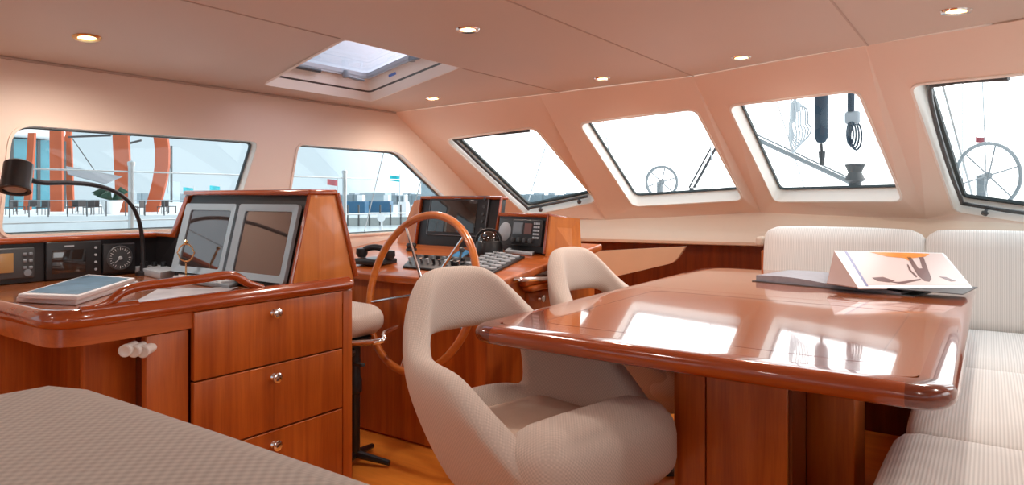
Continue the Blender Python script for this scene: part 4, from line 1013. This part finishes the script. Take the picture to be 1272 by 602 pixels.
# quay fence, mast, flags
t = thing('quay_fence', 'thin dark post fence along the quay edge', 'fence', og(120, 14.2, QZ))
for k in range(12):
    p = og(12+k*24, 14.3+k*.17, QZ); bm = B(); tube(bm, [p, p+V((0, 0, .85))], .03, 6); obj('post', bm, 'dgrey', t)
bm = B(); tube(bm, [og(12, 14.3, QZ+.83), og(276, 16.2, QZ+.83)], .02, 6); obj('rail', bm, 'steel', t)
p = og(213, 46, -.9); t = thing('sailboat', 'bare-masted sailing boat moored beyond the quay', 'boat', p)
bm = B(); tube(bm, [V((p.x, p.y, 0)), V((p.x, p.y, at(213, 181, d=46).z))], .18, 8); obj('mast', bm, 'dgrey', t)
bm = B(); tube(bm, [at(213, 190, d=46), at(208, 240, d=46)], .03, 5); obj('stay', bm, 'dgrey', t)
bm = B(); cushion(bm, (p.x, p.y, -.5), (12, 3.6, 1.6), .6); obj('hull', bm, 'white', t)
for k, (px, py, d, c, lab) in enumerate(((234, 237, 34, 'teal', 'teal flag seen between mast and monitors'), (267, 235, 34, 'teal', 'teal flag closest to the window post'), (413, 227, 26, 'redc', 'faded red flag in the second side window'), (490, 222, 26, 'teal', 'larger teal flag in the second side window'), (1218, 174, 12, 'redc', 'faint red pennant outside the last windscreen pane'), (1050, 1, 12, None, ''))):
    if not c: continue
    p = at(px, py, d=d); t = thing('flag', lab, 'flag', V((p.x, p.y, -.9)), 'flags over the harbour')
    s_ = d*KQ/F; bm = B(); n = 6; rows = []
    for i in range(n+1):
        u = i/n; w_ = (6.5 if k < 3 else 6)*s_; rows.append([bm.verts.new(p+RT*((u-.5)*2*w_)+FW*.1*math.sin(u*6)+UP*z) for z in (w_*(.75-.25*u), -w_*(.65-.3*(1-u)))])
    for A, C in zip(rows, rows[1:]): bm.faces.new((A[0], A[1], C[1], C[0]))
    ex = bmesh.ops.extrude_face_region(bm, geom=list(bm.faces))
    for g in ex['geom']:
        if isinstance(g, bmesh.types.BMVert): g.co += FW*.01
    obj('cloth', bm, c, t)
    q_ = p+RT*(6.5*s_); bm = B(); tube(bm, [V((q_.x, q_.y, -.9)), q_+UP*(6*s_)], .03*d/20, 6); obj('flagpole', bm, 'steel', t)
at, og = at0, og0
# far shore
def shore(px0, px1, d, h, mat, name, lab, step=14):
    bm = B(); x = px0
    while x < px1:
        w_ = random.uniform(.6, 1.6)*step; hh = h*random.uniform(.45, 1.15); a, b_ = og(x, d, -.9), og(x+w_, d, -.9)
        prism(bm, [a, b_, b_+FW*8, a+FW*8], (0, 0, hh/F*d+2)); x += w_*.8
    o = tag(obj(name, bm, mat, smooth=0), lab, 'skyline'); o['kind'] = 'stuff'
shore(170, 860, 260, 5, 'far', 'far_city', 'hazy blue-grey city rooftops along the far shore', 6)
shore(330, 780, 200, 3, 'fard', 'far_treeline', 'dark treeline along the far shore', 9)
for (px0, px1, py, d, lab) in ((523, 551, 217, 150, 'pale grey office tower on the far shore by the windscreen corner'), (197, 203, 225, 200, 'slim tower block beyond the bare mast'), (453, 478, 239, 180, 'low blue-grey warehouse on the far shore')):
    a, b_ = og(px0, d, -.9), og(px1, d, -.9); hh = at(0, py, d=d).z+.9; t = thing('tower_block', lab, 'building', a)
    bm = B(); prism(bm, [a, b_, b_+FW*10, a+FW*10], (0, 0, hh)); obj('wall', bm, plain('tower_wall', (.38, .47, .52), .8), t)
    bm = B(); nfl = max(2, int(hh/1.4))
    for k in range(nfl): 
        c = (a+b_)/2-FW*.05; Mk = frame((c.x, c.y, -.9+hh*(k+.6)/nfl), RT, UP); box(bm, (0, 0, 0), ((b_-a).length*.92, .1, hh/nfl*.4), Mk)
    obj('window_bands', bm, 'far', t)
for (px0, px1, d, h, lab, mt) in ((424, 455, 90, 5, 'long blue barge moored across the harbour', 'hull'), (460, 486, 95, 3.5, 'low dark blue barge beside the longer one', 'hull'), (496, 506, 80, 4, 'small white cruiser on the far side of the harbour', 'white')):
    p = og((px0+px1)/2, d, -.9); L_ = (px1-px0)/F*d; t = thing('barge', lab, 'boat', p); Mk = frame(p, RT, UP)
    bm = B(); prism(bm, [Mk @ V(v) for v in ((-L_/2, -1, 0), (L_/2, -1, 0), (L_/2*1.1, 0, 1.2), (L_/2, 1, 0), (-L_/2, 1, 0))][:2]+[Mk @ V((L_/2, 1.5, 0)), Mk @ V((-L_/2, 1.5, 0))], (0, 0, 1.5)); obj('hull', bm, mt, t)
    bm = B(); box(bm, (L_*.3, 0, 1.9), (L_*.22, 1.6, .9), Mk); obj('wheelhouse', bm, 'white', t)
t = thing('floating_dock', 'long grey floating dock across the harbour', 'dock', og(480, 48, -.9))
a, b_ = og(425, 48, -.9), og(640, 56, -.9); bm = B(); prism(bm, [a, b_, b_+FW*2.2, a+FW*2.2], (0, 0, .55)); obj('deck', bm, plain('weathered_dock', (.25, .28, .28), .9), t)
for k in range(18):
    c = a.lerp(b_, (k+.5)/18); bm = B(); tube(bm, [c, c+V((0, 0, 1.5))], .06, 6); obj('pile', bm, 'dgrey', t)
p = og(474, 14, -.9); t = thing('bow_fitting', 'white ship searchlight on a thin post outside the second side window', 'searchlight', p)
bm = B(); tube(bm, [p, V((p.x, p.y, at(474, 275, d=14).z))], .02, 6); obj('post', bm, 'white', t)
bm = B(); lathe(bm, [(0, -.05), (.07, -.04), (.085, .04), (0, .05)], at(474, 270, d=14), -FW); obj('lamp', bm, 'white', t)

# foredeck gear seen through the windscreen
def hoop(px, py, rpx, d, lab):
    c = at(px, py, d=d); r = rpx/F*d; t = thing('deck_steering_wheel', lab, 'wheel', V((c.x, c.y, .66)), 'steering wheels out on deck')
    bm = B(); tube(bm, [c+RT*r*math.cos(a)+UP*r*math.sin(a) for a in [2*math.pi*k/40 for k in range(40)]], 0.016, 8, closed=True); obj('rim', bm, 'hoop', t)
    for k in range(6):
        a = k*math.pi/3+.3; bm = B(); tube(bm, [c, c+(RT*math.cos(a)+UP*math.sin(a))*r], .007, 5); obj('spoke', bm, 'hoop', t)
    bm = B(); tube(bm, [V((c.x, c.y, .66))+FW*.1, c+FW*.1, c], .035, 8); obj('column', bm, 'hoop', t)
hoop(822, 226, 19, 7.5, 'small pale grey deck wheel outside the second windscreen pane'); hoop(1228, 218, 40, 5.9, 'larger pale grey deck wheel outside the last windscreen pane')
def gear(name, lab, cat, builder, mat, loc):
    t = bmesh.new(); builder(t); return tag(obj(name, t, mat), lab, cat)
bm = B(); tube(bm, [at(862, 233, d=9), at(890, 182, d=9)], .018, 8); tube(bm, [at(856, 233, d=9), at(884, 182, d=9)], .012, 8); tube(bm, [at(859, 233, d=9), V((at(859, 233, d=9).x, at(859, 233, d=9).y, .66))], .03); tag(obj('gangway_strut', bm, 'dgrey'), 'pair of grey slanting struts outside the second windscreen pane', 'strut')
bs, be = at(925, 166, d=7), at(1064, 230, d=6.2)
bm = B(); tube(bm, [bs, be], .022, 10); tube(bm, [bs+UP*.05, be+UP*.035], .008, 6)
tube(bm, [be, V((be.x, be.y, .66))], .03, 8); tag(obj('boom_strut', bm, 'hoop'), 'long steel pole slanting down across the third windscreen pane', 'pole')
bm = B(); tube(bm, [at(918, 150, d=7), at(945, 215, d=7)], .02, 8); tube(bm, [at(925, 160, d=7), at(952, 232, d=7)], .01, 6); q_ = at(952, 232, d=7); tube(bm, [q_, V((q_.x, q_.y, .66))], .012); tag(obj('rigging_wire', bm, 'dgrey'), 'dark rigging strut beside the steel pole in the third pane', 'rigging')
# mast standing on deck with the sheets that hang from its boom
mp = V((1.5, 7.4, .66)); t = thing('mast', 'boat mast and boom above the windscreen, mostly out of view', 'mast', mp)
bm = B(); tube(bm, [mp, mp+V((0, 0, 6))], .09, 12); obj('pole', bm, 'white', t)
bz = at(1020, 112, d=6).z+.45
pa_, pb2 = at(975, 0, d=6.1), at(1090, 0, d=6.1)
bm = B(); tube(bm, [V((mp.x, mp.y, bz)), V((pb2.x, pb2.y, bz)), V((pa_.x, pa_.y, bz)), V((pa_.x-2, pa_.y-.9, bz))], .07, 12); obj('boom', bm, 'white', t)
c0 = at(1020, 112, d=6); c1 = at(1020, 178, d=6)
t = thing('fender', 'dark blue padded cover hanging upright outside the third windscreen pane', 'fender', c1)
bm = B(); lathe(bm, [(0, 0), (.035, .01), (.055, .05), (.056, .5), (.056, bz-c1.z)], c1, seg=20); obj('sleeve', bm, 'navy', t)
bm = B(); tube(bm, [c1, at(1021, 190, d=6)], .012); tube(bm, [at(1021, 188, d=6), at(1021, 205, d=6)], [.03, .02]); obj('block', bm, 'dgrey', t)
bm = B()
for k in range(6):
    hw, hl, cx = 5+k*1.5, 34-k*2.5, 985+k*2.2; pts = []
    for i in range(24):
        a = 2*math.pi*i/24; pts.append(at(cx+hw*math.sin(a)*(.6+.4*math.cos(a)**2 if math.cos(a) > 0 else 1), 122+hl+k*2-hl*math.cos(a), d=5.9+.03*k+.02*math.sin(a)))
    tube(bm, pts, .0065, 6, closed=True)
pk = at(988, 124, d=5.95); tube(bm, [pk, V((pk.x, pk.y, bz))], .012); lathe(bm, [(.0, -.05), (.035, -.04), (.035, .03), (0, .04)], at(989, 132, d=5.97))
tag(obj('coiled_rope', bm, 'rope'), 'coil of grey rope hanging beside the dark padded cover', 'rope')
c0 = at(1058, 116, d=6.1)
t = thing('pulley_block', 'dark pulley tackle with looped line outside the third windscreen pane', 'pulley', at(1060, 150, d=6.1))
bm = B(); tube(bm, [V((c0.x, c0.y, bz)), at(1057, 138, d=6.1)], .03); obj('line', bm, 'navy', t)
bm = B(); cushion(bm, at(1059, 146, d=6.1), (.13, .06, .12), .03); obj('block', bm, 'lgrey', t)
bm = B()
for k in range(4): tube(bm, [at(1056+k*2.5+(4+k)*math.sin(a), 166+k-(14+k)*math.cos(a), d=6.05+.02*k) for a in [2*math.pi*i/18 for i in range(18)]], .009, 6, closed=True)
obj('loops', bm, 'navy', t)
c = at(1062, 226, d=6); c.z = .66
t = thing('deck_winch', 'dark deck winch at the foot of the steel pole', 'winch', c)
hh = at(1062, 204, d=6).z-.66; bm = B(); lathe(bm, [(.12, 0), (.07, .1), (.05, hh-.16), (.085, hh-.14), (.055, hh-.07), (.085, hh), (0, hh)], c, seg=20); obj('drum', bm, 'dgrey', t)
# shrouds and halyards
for k, (a, b_, d) in enumerate((((660, 238), (688, 150), 6.6), ((740, 100), (766, 238), 7.2), ((1170, 100), (1206, 235), 7), ((1196, 100), (1196, 235), 7.6), ((1220, 90), (1226, 235), 7.3), ((880, 130), (886, 235), 7.6), ((960, 110), (1000, 235), 7.4))):
    p0, p1 = at(a[0], a[1], d=d), at(b_[0], b_[1], d=d); dn = (p1-p0) if p1.z < p0.z else (p0-p1); lo = p1 if p1.z < p0.z else p0; hi = p0 if p1.z < p0.z else p1
    dn = dn.normalized(); foot = lo+dn*((lo.z-.66)/-dn.z) if dn.z < 0 else lo; hi = hi-dn*1.5
    bm = B(); tube(bm, [foot, hi], .0065 if k not in (2,) else .013, 6); tag(obj('shroud_wire', bm, 'rigging' if False else 'steel'), 'thin steel rigging wire ' + ['leaning outside the first windscreen pane', 'crossing between the first two panes', 'thick and slanting in the last windscreen pane', 'upright beside the slanting one in the last pane', 'near the edge of the frame in the last pane', 'upright at the struts in the second pane', 'leaning behind the rope coil'][k], 'wire', 'rigging wires outside the windscreen')
for k, (a, b_) in enumerate((((480, 176), (463, 245)), ((535, 180), (516, 250)))):
    p0, p1 = at(*a, d=5.2), at(*b_, d=5.2); dn = (p1-p0).normalized(); bm = B(); tube(bm, [p0-dn*.8, p1+dn*((p1.z-.69)/-dn.z)], .004, 6); tag(obj('shroud_wire', bm, 'steel'), 'thin leaning wire in the second side window ' + ['left of the teal flag', 'right of the teal flag'][k], 'wire', 'rigging wires outside the side window')

# ============================================================= LIGHT, CAMERA
wrd = bpy.data.worlds.new('overcast_sky'); bpy.context.scene.world = wrd; wrd.use_nodes = True; nt = wrd.node_tree; nt.nodes.clear()
ow = N(nt, 'ShaderNodeOutputWorld'); bg = N(nt, 'ShaderNodeBackground'); tc = N(nt, 'ShaderNodeTexCoord')
dt = N(nt, 'ShaderNodeVectorMath', operation='DOT_PRODUCT'); nt.links.new(tc.outputs['Generated'], dt.inputs[0]); dt.inputs[1].default_value = (.48, .84, .25)
cr = N(nt, 'ShaderNodeValToRGB'); cr.color_ramp.elements[0].position = .2; cr.color_ramp.elements[0].color = (.66, .80, .88, 1); cr.color_ramp.elements[1].position = .5; cr.color_ramp.elements[1].color = (1., 1., 1., 1)
nt.links.new(dt.outputs['Value'], cr.inputs[0])
ns = N(nt, 'ShaderNodeTexNoise', Scale=2.5, Detail=5.); nt.links.new(tc.outputs['Generated'], ns.inputs[0])
mm = N(nt, 'ShaderNodeMapRange'); mm.inputs['To Min'].default_value = .93; mm.inputs['To Max'].default_value = 1.07; nt.links.new(ns.outputs[0], mm.inputs['Value'])
st_ = N(nt, 'ShaderNodeMapRange'); st_.inputs['From Min'].default_value = .18; st_.inputs['From Max'].default_value = .46; st_.inputs['To Min'].default_value = .96; st_.inputs['To Max'].default_value = 3.0
nt.links.new(dt.outputs['Value'], st_.inputs['Value'])
mu = N(nt, 'ShaderNodeMath', operation='MULTIPLY'); nt.links.new(mm.outputs[0], mu.inputs[0]); nt.links.new(st_.outputs[0], mu.inputs[1])
nt.links.new(cr.outputs[0], bg.inputs[0]); nt.links.new(mu.outputs[0], bg.inputs[1]); nt.links.new(bg.outputs[0], ow.inputs[0])

cd = bpy.data.cameras.new('camera'); co = bpy.data.objects.new('camera', cd); COL.objects.link(co)
cd.sensor_width = 36; cd.lens = 36*F/1272; cd.clip_start = .02; cd.clip_end = 2000
co.location = CAM; co.rotation_euler = (math.pi/2, 0, TH)
cd.shift_x = (636-CX)/1272; cd.shift_y = (CY-301)/1272
bpy.context.scene.camera = co
sc = bpy.context.scene
sc.view_settings.view_transform = 'Standard'; sc.view_settings.look = 'None'; sc.view_settings.gamma = 1; sc.view_settings.exposure = 0.2; sc.view_settings.use_curve_mapping = False
sc.cycles.max_bounces = 12; sc.cycles.diffuse_bounces = 8; sc.cycles.transparent_max_bounces = 16; sc.cycles.use_denoising = True
